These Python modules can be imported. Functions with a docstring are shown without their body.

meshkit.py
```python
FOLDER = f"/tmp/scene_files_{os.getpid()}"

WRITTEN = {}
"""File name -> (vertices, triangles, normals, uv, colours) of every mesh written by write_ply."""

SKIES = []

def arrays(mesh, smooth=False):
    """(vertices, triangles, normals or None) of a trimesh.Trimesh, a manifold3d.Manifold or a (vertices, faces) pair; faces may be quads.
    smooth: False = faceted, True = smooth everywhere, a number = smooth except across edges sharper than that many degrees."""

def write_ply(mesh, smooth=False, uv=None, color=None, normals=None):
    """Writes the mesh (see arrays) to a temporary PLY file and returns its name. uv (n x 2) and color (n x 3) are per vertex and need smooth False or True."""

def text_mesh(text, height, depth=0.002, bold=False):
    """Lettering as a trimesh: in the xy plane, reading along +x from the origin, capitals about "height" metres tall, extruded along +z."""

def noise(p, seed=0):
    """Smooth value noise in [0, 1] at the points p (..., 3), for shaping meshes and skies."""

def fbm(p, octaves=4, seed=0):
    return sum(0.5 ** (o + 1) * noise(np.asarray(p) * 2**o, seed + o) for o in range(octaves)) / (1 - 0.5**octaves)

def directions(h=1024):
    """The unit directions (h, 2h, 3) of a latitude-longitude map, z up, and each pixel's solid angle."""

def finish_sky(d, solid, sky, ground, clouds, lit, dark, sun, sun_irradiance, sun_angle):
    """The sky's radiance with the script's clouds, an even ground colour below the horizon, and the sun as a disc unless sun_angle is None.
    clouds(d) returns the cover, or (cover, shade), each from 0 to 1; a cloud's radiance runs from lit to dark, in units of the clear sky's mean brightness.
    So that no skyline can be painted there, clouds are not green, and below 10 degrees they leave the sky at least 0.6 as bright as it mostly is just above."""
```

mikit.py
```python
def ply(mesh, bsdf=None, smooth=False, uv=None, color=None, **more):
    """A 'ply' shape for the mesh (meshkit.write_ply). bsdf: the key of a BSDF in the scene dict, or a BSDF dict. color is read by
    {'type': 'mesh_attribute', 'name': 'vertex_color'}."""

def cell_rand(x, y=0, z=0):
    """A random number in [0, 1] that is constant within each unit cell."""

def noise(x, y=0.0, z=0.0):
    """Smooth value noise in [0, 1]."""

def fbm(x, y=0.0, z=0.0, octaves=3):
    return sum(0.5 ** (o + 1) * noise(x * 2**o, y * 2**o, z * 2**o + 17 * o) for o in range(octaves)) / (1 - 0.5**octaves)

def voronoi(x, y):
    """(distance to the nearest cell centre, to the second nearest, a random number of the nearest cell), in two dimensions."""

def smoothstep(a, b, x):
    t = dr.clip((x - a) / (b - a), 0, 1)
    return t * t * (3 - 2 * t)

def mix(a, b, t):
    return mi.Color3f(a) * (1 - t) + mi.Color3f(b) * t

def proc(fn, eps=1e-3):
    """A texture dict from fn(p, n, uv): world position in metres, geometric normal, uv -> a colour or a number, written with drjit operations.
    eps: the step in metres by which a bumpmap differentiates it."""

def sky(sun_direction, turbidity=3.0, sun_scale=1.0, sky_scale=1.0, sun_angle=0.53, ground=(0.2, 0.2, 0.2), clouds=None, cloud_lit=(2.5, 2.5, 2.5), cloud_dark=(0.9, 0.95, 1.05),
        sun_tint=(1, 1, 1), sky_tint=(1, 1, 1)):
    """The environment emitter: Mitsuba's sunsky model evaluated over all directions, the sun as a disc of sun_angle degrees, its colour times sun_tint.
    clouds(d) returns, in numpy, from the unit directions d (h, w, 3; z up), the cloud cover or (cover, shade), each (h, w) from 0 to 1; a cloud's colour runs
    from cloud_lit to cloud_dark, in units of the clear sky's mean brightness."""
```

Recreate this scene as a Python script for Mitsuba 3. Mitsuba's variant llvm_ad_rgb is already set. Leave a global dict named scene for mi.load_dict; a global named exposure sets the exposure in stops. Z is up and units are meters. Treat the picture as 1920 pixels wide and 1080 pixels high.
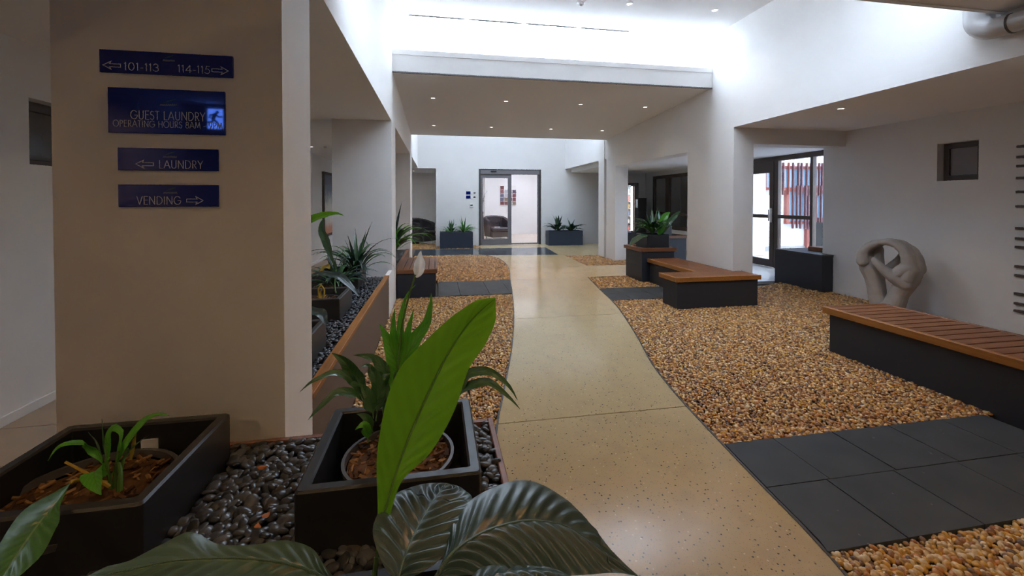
import math, random
import numpy as np
import trimesh, shapely
import manifold3d as m3
from shapely.geometry import Polygon, LineString, box as sbox
from shapely.ops import unary_union
from scipy.interpolate import PchipInterpolator
import drjit as dr
import mitsuba as mi
import mikit, meshkit
from mikit import proc, noise, fbm, voronoi, smoothstep, mix, cell_rand

T = mi.ScalarTransform4f
scene, labels = {}, {}
rng = np.random.default_rng(7)
random.seed(7)

# ------------------------------------------------------------------ camera, sky, exposure
F, HX, HY, PITCH, EYE = 790.0, 819.0, 377.0, math.radians(0.9), 1.4
CY = HY + F * math.tan(PITCH)
YAW = math.atan((960 - HX) / F * math.cos(PITCH))
FW = np.array([math.sin(YAW) * math.cos(PITCH), math.cos(YAW) * math.cos(PITCH), -math.sin(PITCH)])
RT = np.array([math.cos(YAW), -math.sin(YAW), 0.0])
UP = np.cross(RT, FW)
O = np.array([0, 0, EYE])
scene['camera'] = {'type': 'perspective', 'fov': math.degrees(2 * math.atan(960 / F)), 'fov_axis': 'x',
                   'principal_point_offset_x': 0.0, 'principal_point_offset_y': (540 - CY) / 1080.0,
                   'near_clip': 0.05, 'far_clip': 200.0,
                   'to_world': T().look_at(origin=O.tolist(), target=(O + FW).tolist(), up=[0, 0, 1])}
exposure = 0.0
scene['sky'] = {**mikit.sky((0.35, -0.45, 0.82), turbidity=4.0, sun_scale=14.0, sky_scale=26.0, ground=(0.3, 0.3, 0.3)), 'sampling_weight': 3.0}
SKYLIGHT = (6.0, 7.2, 8.9)      # radiance of the glazed roof lanterns
SPOT = 3.4                      # downlight strength


def at(x, y, Y):
    """the point at depth Y (metres along the hall) seen at the photograph's pixel x, y: a ruler for reading the photo"""
    d = FW + (x - 960) / F * RT + (CY - y) / F * UP
    return O + d * (Y / d[1])


def pix(p):
    q = np.asarray(p, float) - O
    c = q @ FW
    return 960 + F * (q @ RT) / c, CY - F * (q @ UP) / c, c


# ------------------------------------------------------------------ helpers
def lin(r, g, b):
    c = np.array([r, g, b]) / 255.0
    return [float(v) for v in np.where(c < 0.04045, c / 12.92, ((c + 0.055) / 1.055) ** 2.4)]


used = {}


def numbered(key):
    n = used.get(key, -1) + 1
    used[key] = n
    return key if n == 0 else f'{key}_{n:03d}'


def obj(name, mesh, bsdf, parent=None, smooth=False, label=None, cat=None, group=None, kind=None, **more):
    key = numbered(f'{parent}__{name}' if parent else name)
    scene[key] = mesh if isinstance(mesh, dict) else mikit.ply(mesh, bsdf, smooth=smooth, **more)
    tag(key, label, cat, group, kind)
    return key


def tag(key, label=None, cat=None, group=None, kind=None):
    d = {k: v for k, v in (('label', label), ('category', cat), ('group', group), ('kind', kind)) if v}
    if d:
        labels[key] = {**labels.get(key, {}), **d}
    return key


def thing(name, label, cat=None, group=None, kind=None):
    return tag(numbered(name), label, cat, group, kind)


def struct(name, mesh, bsdf, label, parent=None, **k):
    return obj(name, mesh, bsdf, parent, label=label, kind=None if parent else 'structure', **k)


def box(x0, x1, y0, y1, z0, z1, b=0.0):
    if b <= 0:
        m = trimesh.creation.box(extents=(x1 - x0, y1 - y0, z1 - z0))
        m.apply_translation(((x0 + x1) / 2, (y0 + y1) / 2, (z0 + z1) / 2))
        return m
    lo, hi = np.array([x0, y0, z0]), np.array([x1, y1, z1])
    b = min(b, (hi - lo).min() * 0.45)
    pts = []
    for s in np.ndindex(2, 2, 2):
        c = np.where(np.array(s) == 0, lo, hi)
        d = np.where(np.array(s) == 0, 1, -1) * b
        for k in range(3):
            q = c + d
            q[k] = c[k]
            pts.append(q)
    return trimesh.convex.convex_hull(np.array(pts))


def cat_(ms):
    return trimesh.util.concatenate(ms)


def prism(poly, z0, z1):
    ms = []
    for g in getattr(poly, 'geoms', [poly]):
        if g.area > 1e-7:
            m = trimesh.creation.extrude_polygon(g, z1 - z0, engine='earcut')
            m.apply_translation((0, 0, z0))
            ms.append(m)
    return cat_(ms)


def tube(pts, r, sides=8, cap=True):
    p = np.asarray(pts, float)
    r = np.broadcast_to(r, (len(p),)).astype(float)
    t = np.gradient(p, axis=0)
    t /= np.linalg.norm(t, axis=1, keepdims=True) + 1e-12
    ref = np.array([0.31, 0.17, 0.93]) if abs(t[0][2]) < 0.9 else np.array([1.0, 0.2, 0.1])
    a = np.cross(t, ref)
    a /= np.linalg.norm(a, axis=1, keepdims=True) + 1e-12
    b = np.cross(t, a)
    ang = np.arange(sides) * 2 * np.pi / sides
    v = (p[:, None] + r[:, None, None] * (np.cos(ang)[None, :, None] * a[:, None] + np.sin(ang)[None, :, None] * b[:, None])).reshape(-1, 3)
    f = []
    for i in range(len(p) - 1):
        for j in range(sides):
            k = (j + 1) % sides
            q = (i * sides + j, i * sides + k, (i + 1) * sides + k, (i + 1) * sides + j)
            f += [(q[0], q[2], q[1]), (q[0], q[3], q[2])]
    if cap:
        v = np.vstack([v, p[:1], p[-1:]])
        n = len(v)
        for j in range(sides):
            k = (j + 1) % sides
            f.append((n - 2, j, k))
            f.append((n - 1, (len(p) - 1) * sides + k, (len(p) - 1) * sides + j))
    m = trimesh.Trimesh(v, f, process=False)
    m.fix_normals()
    return m


def lathe(prof, n=32, c=(0, 0, 0)):
    m = trimesh.creation.revolve(np.array(prof, float), sections=n)
    m.fix_normals()
    m.apply_translation(c)
    return m


def spline(P, n):
    P = np.asarray(P, float)
    t = np.r_[0, np.cumsum(np.linalg.norm(np.diff(P, axis=0), axis=1) + 1e-6)]
    return PchipInterpolator(t / t[-1], P, axis=0)(np.linspace(0, 1, n))


def chains(cs, length=0.012, it=12):
    """union of hulls of consecutive spheres (x, y, z, r), refined and smoothed"""
    def ball(q):
        return m3.Manifold.sphere(q[3], 20).translate(tuple(q[:3]))
    ms = []
    for c in cs:
        bs = [ball(q) for q in c]
        ms += [m3.Manifold.batch_hull([a, b]) for a, b in zip(bs, bs[1:])] if len(bs) > 1 else bs
    m = m3.Manifold.batch_boolean(ms, m3.OpType.Add).refine_to_length(length).to_mesh()
    t = trimesh.Trimesh(m.vert_properties[:, :3], m.tri_verts, process=True)
    trimesh.smoothing.filter_taubin(t, iterations=it)
    return t


# ------------------------------------------------------------------ materials
def bs(key, d):
    scene[key] = d
    return key


def pr(key, color, rough=0.5, spec=0.5, two=False, **k):
    d = {'type': 'principled', 'base_color': color if isinstance(color, dict) else {'type': 'rgb', 'value': list(color)}, 'roughness': rough, 'specular': spec, **k}
    return bs(key, {'type': 'twosided', 'b': d} if two else d)


def col(fn, eps=1e-3):
    return proc(fn, eps)


def f_wall(p, n, uv):
    return mi.Color3f(0.735, 0.725, 0.71) * (0.97 + 0.04 * fbm(p.x * 3, p.y * 3, p.z * 3))


def f_terrazzo(p, n, uv):
    base = mix((0.375, 0.285, 0.150), (0.435, 0.338, 0.19), fbm(p.x * 1.7, p.y * 1.7))
    base = mix(base, (0.35, 0.265, 0.155), 0.5 * smoothstep(0.45, 0.75, fbm(p.x * 9, p.y * 9)))
    a, b, r = voronoi(p.x * 42, p.y * 42)
    chip = smoothstep(0.26, 0.16, a + 0.12 * noise(p.x * 160, p.y * 160))
    tone = dr.select(r < 0.16, mi.Color3f(0.06, 0.055, 0.05), dr.select(r > 0.94, mi.Color3f(0.55, 0.48, 0.34), mi.Color3f(0.25, 0.18, 0.1)))
    on = dr.select((r < 0.16) | (r > 0.94), 1.0, dr.select(r < 0.3, 0.5, 0.0))
    out = mix(base, tone, chip * on)
    c, d, q = voronoi(p.x * 110 + 7, p.y * 110)
    return mix(out, (0.17, 0.14, 0.1), smoothstep(0.25, 0.12, c) * dr.select(q < 0.22, 0.55, 0.0))


def f_slate(p, n, uv):
    v = fbm(p.x * 6, p.y * 6, octaves=4)
    c = mix((0.031, 0.037, 0.043), (0.050, 0.057, 0.065), v)
    return mix(c, (0.16, 0.16, 0.16), 0.5 * smoothstep(0.93, 0.96, noise(p.x * 22, p.y * 22)) * smoothstep(0.7, 0.8, noise(p.x * 90, p.y * 90)))


def f_wood(axis, a=(0.115, 0.042, 0.016), b=(0.165, 0.066, 0.026)):
    def fn(p, n, uv):
        u, v = (p.x, p.y) if axis == 'x' else (p.y, p.x)
        g = fbm(u * 2.5, v * 60, p.z * 60, octaves=3)
        r = cell_rand(v * 9 + 100, 3)
        return mix(a, b, 0.75 * smoothstep(0.3, 0.7, g) + 0.25 * r)
    return fn


pr('wall_paint', col(f_wall), 0.7, 0.25)
pr('ceiling_paint', (0.74, 0.735, 0.725), 0.85, 0.1)
pr('terrazzo', col(f_terrazzo), 0.165, 0.22)
pr('slate', col(f_slate), 0.6, 0.25)
pr('polished_slate', col(f_slate), 0.1, 0.6)
pr('wood_across', col(f_wood('x')), 0.42, 0.4)
pr('wood_along', col(f_wood('y')), 0.42, 0.4)
pr('wood_rail', col(f_wood('y', (0.20, 0.075, 0.014), (0.27, 0.105, 0.022))), 0.4, 0.4)
pr('wood_purple', col(f_wood('y', (0.13, 0.06, 0.045), (0.2, 0.1, 0.075))), 0.45, 0.4)
pr('bench_paint', (0.021, 0.023, 0.029), 0.5, 0.35)
pr('planter_plastic', (0.010, 0.011, 0.0135), 0.38, 0.45)
pr('planter_blue', (0.022, 0.032, 0.05), 0.4, 0.4)
pr('planter_grey', (0.032, 0.030, 0.028), 0.45, 0.4)
pr('bed_brown', (0.125, 0.085, 0.062), 0.6, 0.3)
pr('nursery_pot', (0.05, 0.05, 0.052), 0.4, 0.4)
pr('frame_dark', (0.045, 0.04, 0.038), 0.4, 0.5)
pr('frame_grey', (0.14, 0.135, 0.145), 0.4, 0.5)
pr('frame_brown', (0.065, 0.048, 0.040), 0.45, 0.5)
pr('white_plastic', (0.75, 0.75, 0.74), 0.4, 0.5)
pr('pvc_grey', (0.55, 0.55, 0.56), 0.35, 0.5)
pr('grey_plastic', (0.3, 0.3, 0.3), 0.4, 0.5)
pr('chrome', (0.6, 0.6, 0.6), 0.25, 0.5, metallic=1.0)
pr('grout', (0.03, 0.03, 0.03), 0.9, 0.1)
pr('bed_soil', (0.10, 0.055, 0.028), 0.95, 0.1)
pr('concrete', (0.35, 0.33, 0.3), 0.8, 0.2)
pr('leather_black', (0.018, 0.016, 0.018), 0.4, 0.5)
pr('leather_plum', (0.05, 0.04, 0.05), 0.5, 0.4)
pr('paper_white', (0.8, 0.8, 0.8), 0.8, 0.1)
pr('sign_blue', (0.002, 0.012, 0.15), 0.02, 0.5, metallic=0.3)
pr('sign_ink', (0.55, 0.57, 0.62), 0.5, 0.3)
pr('sign_green', (0.03, 0.1, 0.09), 0.5, 0.3)
pr('sign_grey_ink', (0.14, 0.16, 0.22), 0.5, 0.3)
pr('red_frame', (0.30, 0.075, 0.055), 0.5, 0.3)
pr('batten_dark', (0.13, 0.045, 0.05), 0.5, 0.3)
pr('blue_glass', (0.22, 0.33, 0.42), 0.12, 0.6)
pr('exterior_white', (0.78, 0.78, 0.76), 0.8, 0.1)
pr('paving', (0.6, 0.59, 0.56), 0.7, 0.2)
pr('entry_tile', (0.5, 0.49, 0.47), 0.3, 0.4)
pr('obscure_glass', (0.17, 0.16, 0.165), 0.3, 0.5)
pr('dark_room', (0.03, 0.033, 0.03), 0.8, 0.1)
pr('mesh_grey', (0.10, 0.12, 0.13), 0.6, 0.2)
pr('stone_attr', {'type': 'mesh_attribute', 'name': 'vertex_color'}, 0.42, 0.45)
pr('stone_attr_black', {'type': 'mesh_attribute', 'name': 'vertex_color'}, 0.28, 0.6)
GRAVEL = [(0.36, 0.155, 0.042), (0.52, 0.33, 0.14), (0.19, 0.078, 0.028), (0.62, 0.47, 0.28), (0.12, 0.072, 0.050), (0.46, 0.245, 0.042), (0.35, 0.20, 0.11)]
GWEIGHT = [0.26, 0.2, 0.14, 0.10, 0.08, 0.14, 0.08]
PEBBLE = [(0.026, 0.028, 0.033), (0.040, 0.043, 0.049), (0.016, 0.018, 0.021), (0.058, 0.061, 0.067), (0.032, 0.027, 0.024)]
for i, c in enumerate(GRAVEL):
    pr(f'gravel_{i}', c, 0.42, 0.45)
for i, c in enumerate(PEBBLE):
    pr(f'pebble_{i}', c, 0.28, 0.6)
pr('rust_leaf', (0.42, 0.12, 0.02), 0.6, 0.3)
bs('pane', {'type': 'thindielectric', 'int_ior': 1.5})


def f_statue(p, n, uv):
    return mix((0.27, 0.24, 0.215), (0.36, 0.33, 0.30), fbm(p.x * 12, p.y * 12, p.z * 12, 4))


pr('statue_stone', col(f_statue), 0.6, 0.3)


def f_mulch(p, n, uv):
    return mix((0.028, 0.014, 0.007), (0.12, 0.055, 0.021), fbm(p.x * 70, p.y * 70, p.z * 40, 3))


pr('mulch', col(f_mulch), 0.85, 0.2)


def f_floor_tile(p, n, uv):
    return mix((0.22, 0.165, 0.12), (0.27, 0.21, 0.155), fbm(p.x * 4, p.y * 4))


pr('floor_tile', col(f_floor_tile), 0.35, 0.4)
pr('tile_grout', (0.12, 0.09, 0.07), 0.8, 0.1)


def f_picture(p, n, uv):
    v = noise(p.y * 7, p.z * 5) * 0.5 + 0.5 * fbm(p.y * 20, p.z * 20)
    c = mix((0.10, 0.13, 0.18), (0.42, 0.42, 0.38), smoothstep(1.9, 1.4, p.z + 0.4 * v))
    return mix(c, (0.35, 0.13, 0.06), smoothstep(1.05, 0.8, p.z + 0.2 * v))


pr('picture_print', col(f_picture), 0.3, 0.5)


def leaf_bsdf(key, dark, light, vein, trans, rough, streak=0.0, nv=13):
    def fn(p, n, uv):
        t, s = uv.x, dr.abs(uv.y * 2 - 1)
        c = mix(dark, light, 0.5 * fbm(p.x * 30, p.y * 30, p.z * 30) + 0.5 * (0.5 + 0.5 * dr.sin((t - 0.16 * s) * nv * 6.283)))
        c = mix(c, vein, smoothstep(0.07, 0.02, s) * 0.8)
        if streak:
            k = smoothstep(0.30, 0.06, s) * smoothstep(0.12, 0.25, t) * smoothstep(0.62, 0.4, t) * dr.select(uv.y < 0.5, 1.0, 0.25)
            c = mix(c, (0.40, 0.29, 0.15), streak * k * smoothstep(0.35, 0.75, noise((t - 0.2 * s) * 42, s * 3)))
        return c
    gloss = {'type': 'twosided', 'b': {'type': 'principled', 'base_color': proc(fn), 'roughness': rough, 'specular': 0.8, 'clearcoat': 0.4, 'clearcoat_gloss': 0.8}}
    if trans < 0.45:
        bs(key, gloss)
    else:
        bs(key, {'type': 'blendbsdf', 'weight': 0.35 if trans > 1 else 0.5, 'a': {'type': 'principledthin', 'base_color': proc(fn), 'roughness': rough, 'diff_trans': trans, 'eta': 1.45}, 'b': gloss})


leaf_bsdf('leaf_big', (0.090, 0.240, 0.008), (0.112, 0.275, 0.010), (0.035, 0.125, 0.008), 1.15, 0.4)
leaf_bsdf('leaf_dark', (0.006, 0.022, 0.019), (0.011, 0.034, 0.029), (0.010, 0.028, 0.020), 0.35, 0.36, 0.7)
leaf_bsdf('leaf_olive', (0.018, 0.044, 0.024), (0.030, 0.062, 0.036), (0.08, 0.11, 0.06), 0.4, 0.38, 0.9)
leaf_bsdf('leaf_green', (0.055, 0.22, 0.018), (0.085, 0.31, 0.026), (0.06, 0.17, 0.03), 0.7, 0.3)
leaf_bsdf('leaf_mid', (0.020, 0.068, 0.022), (0.036, 0.10, 0.034), (0.045, 0.10, 0.035), 0.4, 0.27)
leaf_bsdf('leaf_yellow', (0.30, 0.21, 0.03), (0.40, 0.28, 0.04), (0.35, 0.25, 0.05), 0.6, 0.4)
pr('stem_green', (0.06, 0.14, 0.03), 0.45, 0.4)
pr('stem_yellow', (0.42, 0.26, 0.03), 0.45, 0.4)
leaf_bsdf('leaf_hanging', (0.022, 0.080, 0.016), (0.040, 0.120, 0.026), (0.09, 0.15, 0.05), 0.4, 0.36, 0.9)
bs('spathe', {'type': 'principledthin', 'base_color': {'type': 'rgb', 'value': [0.86, 0.86, 0.82]}, 'roughness': 0.5, 'diff_trans': 1.3, 'eta': 1.4})
pr('spadix', (0.6, 0.55, 0.3), 0.7, 0.2)

# ------------------------------------------------------------------ the building
HB = 2.443                   # underside of the low ceilings
XL, XR = -0.575, 4.13        # the two wall planes along the hall
YF = 13.25                   # far wall
XO, XLO = 6.007, -2.66       # outer walls
TOP = 5.05

# slab under everything
struct('floor', box(-3.2, 7.2, -3.3, 18.5, -0.25, -0.07), 'concrete', 'concrete floor slab under gravel and paving')

# terrazzo path: panels between joints
left_edge = [(0.235, -3.0), (0.235, 1.3), (0.24, 1.75), (0.345, 2.48), (0.488, 3.07), (0.708, 3.97), (0.93, 5.08), (1.12, 6.24), (1.275, 7.3), (1.44, 8.4), (1.52, 9.3), (1.50, 10.0), (1.36, 10.6), (0.97, 10.93), (0.60, 10.97)]
right_edge = [(1.47, -3.0), (1.47, 0.6), (1.488, 1.31), (1.527, 1.41), (1.563, 1.72), (1.615, 2.15), (1.69, 2.7), (1.81, 3.3), (1.993, 3.9), (2.19, 4.6), (2.38, 5.37), (2.55, 6.37), (2.734, 7.36)]


def dense(P, n):
    P = np.array(P)
    return [tuple(q) for q in np.c_[PchipInterpolator(P[:, 1], P[:, 0])(np.linspace(P[0, 1], P[-1, 1], n)), np.linspace(P[0, 1], P[-1, 1], n)]]


L_main = dense(left_edge[:12], 60)
curve = [tuple(q) for q in spline(left_edge[11:], 20)]
path = Polygon(L_main + curve[1:] + [(-0.60, 10.97), (-0.60, YF), (7.0, YF), (7.0, 7.4), (4.3, 7.4), (3.0, 7.4)] + dense(right_edge, 60)[::-1])
patch = Polygon([(3.22, 10.33), (3.20, 8.72), (3.6, 8.66), (4.5, 8.62), (4.5, 10.3)])
band = Polygon([(-0.6, 10.99), (3.12, 10.60), (3.24, 12.36), (-0.6, 12.45)])
left_of_far = sbox(-0.6, 12.45, 1.32, YF)
terr = path.difference(patch).difference(band).difference(left_of_far).buffer(0)
joints = [-0.4, 1.0, 2.60, 4.9, 7.34, 8.64, 10.55]
pk = thing('floor_path', 'tan terrazzo path with dark and pale chips winding through the hall', kind='structure')
ys = [-3.2] + joints + [14]
for y0, y1 in zip(ys, ys[1:]):
    cell = terr.intersection(sbox(-3, y0 + 0.003, 8, y1 - 0.003))
    for g in getattr(cell, 'geoms', [cell]):
        if g.area > 0.01:
            obj('panel', prism(g, -0.07, 0.0), 'terrazzo', pk)
obj('joint_filler', prism(terr.buffer(-0.002), -0.071, -0.004), 'grout', pk)
edge = thing('floor_edging', 'thin dark metal strip edging the curved path', kind='structure')
for pts in (L_main[20:] + curve[1:], dense(right_edge, 60)[18:]):
    obj('strip', prism(LineString(pts).buffer(0.006, cap_style=2), -0.07, 0.004), 'frame_dark', edge)

# slate pavers
t = thing('floor_pavers', 'large dark slate pavers in two rows between gravel and path', kind='structure')
right_poly = Polygon(dense(right_edge, 80) + [(9, 7.36), (9, -3)])
for j, (y0, y1) in enumerate([(1.407, 1.776), (1.781, 2.145)]):
    xs = [1.40, 1.915, 2.32, 2.727, 3.135, 3.51] if j == 0 else [1.40, 1.938, 2.343, 2.75, 3.158, 3.51]
    for x0, x1 in zip(xs, xs[1:]):
        g = sbox(x0 + 0.003, y0, x1 - 0.003, y1).intersection(right_poly.buffer(-0.008))
        obj('paver', prism(g, -0.07, 0.006 + 0.002 * rng.random()), 'slate', t)
t = thing('floor_pavers', 'small slate paver strip in the gravel beside the L shaped bench', kind='structure')
for x0, x1 in ((2.2, 2.745), (2.75, 3.16), (3.165, 3.6)):
    for y0, y1 in ((5.57, 5.955), (5.96, 6.35)):
        g = sbox(x0, y0, x1, y1).intersection(right_poly.buffer(-0.008))
        if g.area > 0.003:
            obj('paver', prism(g, -0.07, 0.006), 'slate', t)
t = thing('floor_pavers', 'slate paver strip across the left gravel in front of the low bench', kind='structure')
left_poly = Polygon(L_main + curve[1:] + [(-0.575, 10.95), (-0.575, -3)])
for x0, x1 in ((0.02, 0.34), (0.345, 0.78), (0.785, 1.10), (1.105, 1.4)):
    for y0, y1 in ((6.24, 7.33),):
        g = sbox(x0, y0, x1, y1).intersection(left_poly.buffer(-0.008))
        obj('paver', prism(g, -0.07, 0.006), 'slate', t)
t = thing('floor_band', 'polished black tile band crossing the hall before the glass door', kind='structure')
for i in range(9):
    x0 = -0.6 + 0.43 * i
    for y0, y1 in ((10.5, 11.68), (11.685, 12.5)):
        g = sbox(x0, y0, x0 + 0.427, y1).intersection(band.buffer(-0.002))
        if g.area > 0.003:
            obj('tile', prism(g, -0.07, 0.0), 'polished_slate', t)

# beige tiles of the left aisle
t = thing('floor_aisle', 'beige square floor tiles of the left aisle', kind='structure')
obj('grout_bed', box(XLO, -0.6, -3, 16.5, -0.07, -0.004), 'tile_grout', t)
tile = mikit.ply(box(0.002, 0.438, 0.002, 0.438, -0.03, 0.0, 0.002), 'floor_tile')
for i in range(5):
    for j in range(-2, 24):
        x0, y0 = XLO + 0.44 * i, 0.0 + 0.44 * j
        if (i < 3 or j < 0) and not (i == 2 and 1.2 < y0 < 2.2 and False):
            key = numbered(f'{t}__tile')
            scene[key] = {**tile, 'to_world': T().translate([x0, y0, 0])}

# walls
def wall(name, m, label, parent=None, mat='wall_paint'):
    return struct(name, m, mat, label, parent)


wall('wall_left', box(XL - 0.2, XL, -3.2, YF, HB, TOP), 'tall white bulkhead wall along the left of the hall above the pillars')
wr = wall('wall_right', box(XR, XR + 0.2, -3.2, YF, HB, TOP), 'tall white bulkhead wall along the right of the hall')
obj('lintel', box(XR, XR + 0.32, 6.43, 9.33, 2.22, HB), 'wall_paint', wr)
wall('pillar', box(-1.32, XL, 1.73, 2.087, -0.07, HB), 'wide painted pillar carrying the four blue signs')
k = wall('pillar', box(-1.306, XL, 5.66, 6.17, -0.07, HB), 'white blade pillar behind the raised planting bed')
obj('nib', box(-0.62, XL + 0.001, 5.28, 5.66, -0.07, 0.50), 'wall_paint', k)
wall('pillar', box(-1.3, XL, 9.5, 10.19, -0.07, HB), 'white pillar at the far end of the low left bench')
wall('pillar', box(XR, 4.447, 5.32, 6.43, -0.07, HB), 'white pillar standing on the L shaped bench')
k = wall('pillar', box(XR, 4.45, 9.33, 9.86, -0.07, HB), 'white pillar beside the far gravel patch')
obj('downpipe_casing', box(XR - 0.02, 4.3, 9.95, 10.32, -0.07, 2.98), 'wall_paint', k)
wall('pillar', box(XR - 0.03, 4.5, 0.2, 2.26, 0.40, HB), 'white pillar rising behind the slatted bench at the right edge')
obj('foot', box(XR + 0.13, 4.5, 0.2, 2.2, -0.07, 0.40), 'wall_paint', 'pillar_005')

dx0, dx1, dz = 1.308, 3.311, 2.41
wf = thing('wall_far', 'pale far wall around the glass sliding door', kind='structure')
obj('panel', box(-0.025, dx0, YF, YF + 0.2, -0.07, TOP), 'wall_paint', wf)
obj('panel', box(dx1, 7.2, YF, YF + 0.2, -0.07, TOP), 'wall_paint', wf)
obj('panel', box(dx0, dx1, YF, YF + 0.2, dz, TOP), 'wall_paint', wf)
obj('panel', box(-3.0, -0.025, YF, YF + 0.2, dz, TOP), 'wall_paint', wf)

w = thing('wall_outer_left', 'dim plain wall of the left aisle', kind='structure')
wy0, wy1, wz0, wz1 = 3.32, 3.95, 1.645, 2.087
for b in ((-3.2, wy0, -0.07, HB), (wy1, 16.6, -0.07, HB), (wy0, wy1, -0.07, wz0), (wy0, wy1, wz1, HB)):
    obj('panel', box(XLO - 0.2, XLO, *b), 'wall_paint', w)
struct('baseboard_left', box(XLO, XLO + 0.012, -3.0, 16.4, 0.0, 0.062, 0.002), 'white_plastic', 'low white skirting board of the left aisle')
w = thing('wall_outer_right', 'dim grey wall behind the hand sculpture', kind='structure')
ry0, ry1, rz0, rz1 = 3.755, 4.155, 1.643, 2.095
for b in ((-3.2, ry0, -0.07, HB), (ry1, 5.69, -0.07, HB), (ry0, ry1, -0.07, rz0), (ry0, ry1, rz1, HB)):
    obj('panel', box(XO, XO + 0.22, *b), 'wall_paint', w)
obj('return', box(XO + 0.22, 7.2, 5.47, 5.69, -0.07, 2.6), 'wall_paint', w)
wall('wall_back', box(-3.2, 7.2, -3.4, -3.2, -0.07, TOP), 'wall behind the viewpoint')

# ceilings
struct('ceiling', box(XL - 0.2, XR + 0.2, 2.78, 5.62, 3.9, 4.05), 'ceiling_paint', 'high white ceiling between the two canopies')
struct('ceiling_left', box(XLO - 0.2, XL, -3.2, 16.6, HB, HB + 0.12), 'ceiling_paint', 'low ceiling of the left aisle')
struct('ceiling_right', box(XR, XO + 0.22, -3.2, 5.5, HB, HB + 0.12), 'ceiling_paint', 'low ceiling of the right aisle')
struct('ceiling_entry', box(XR + 0.2, 7.2, 5.5, YF, 2.33, 2.45), 'ceiling_paint', 'bright low ceiling by the glazed entry')
struct('beam', box(XR + 0.3, XO, 5.32, 5.62, 2.215, HB), 'wall_paint', 'dropped beam from the pillar to the right wall')
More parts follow.
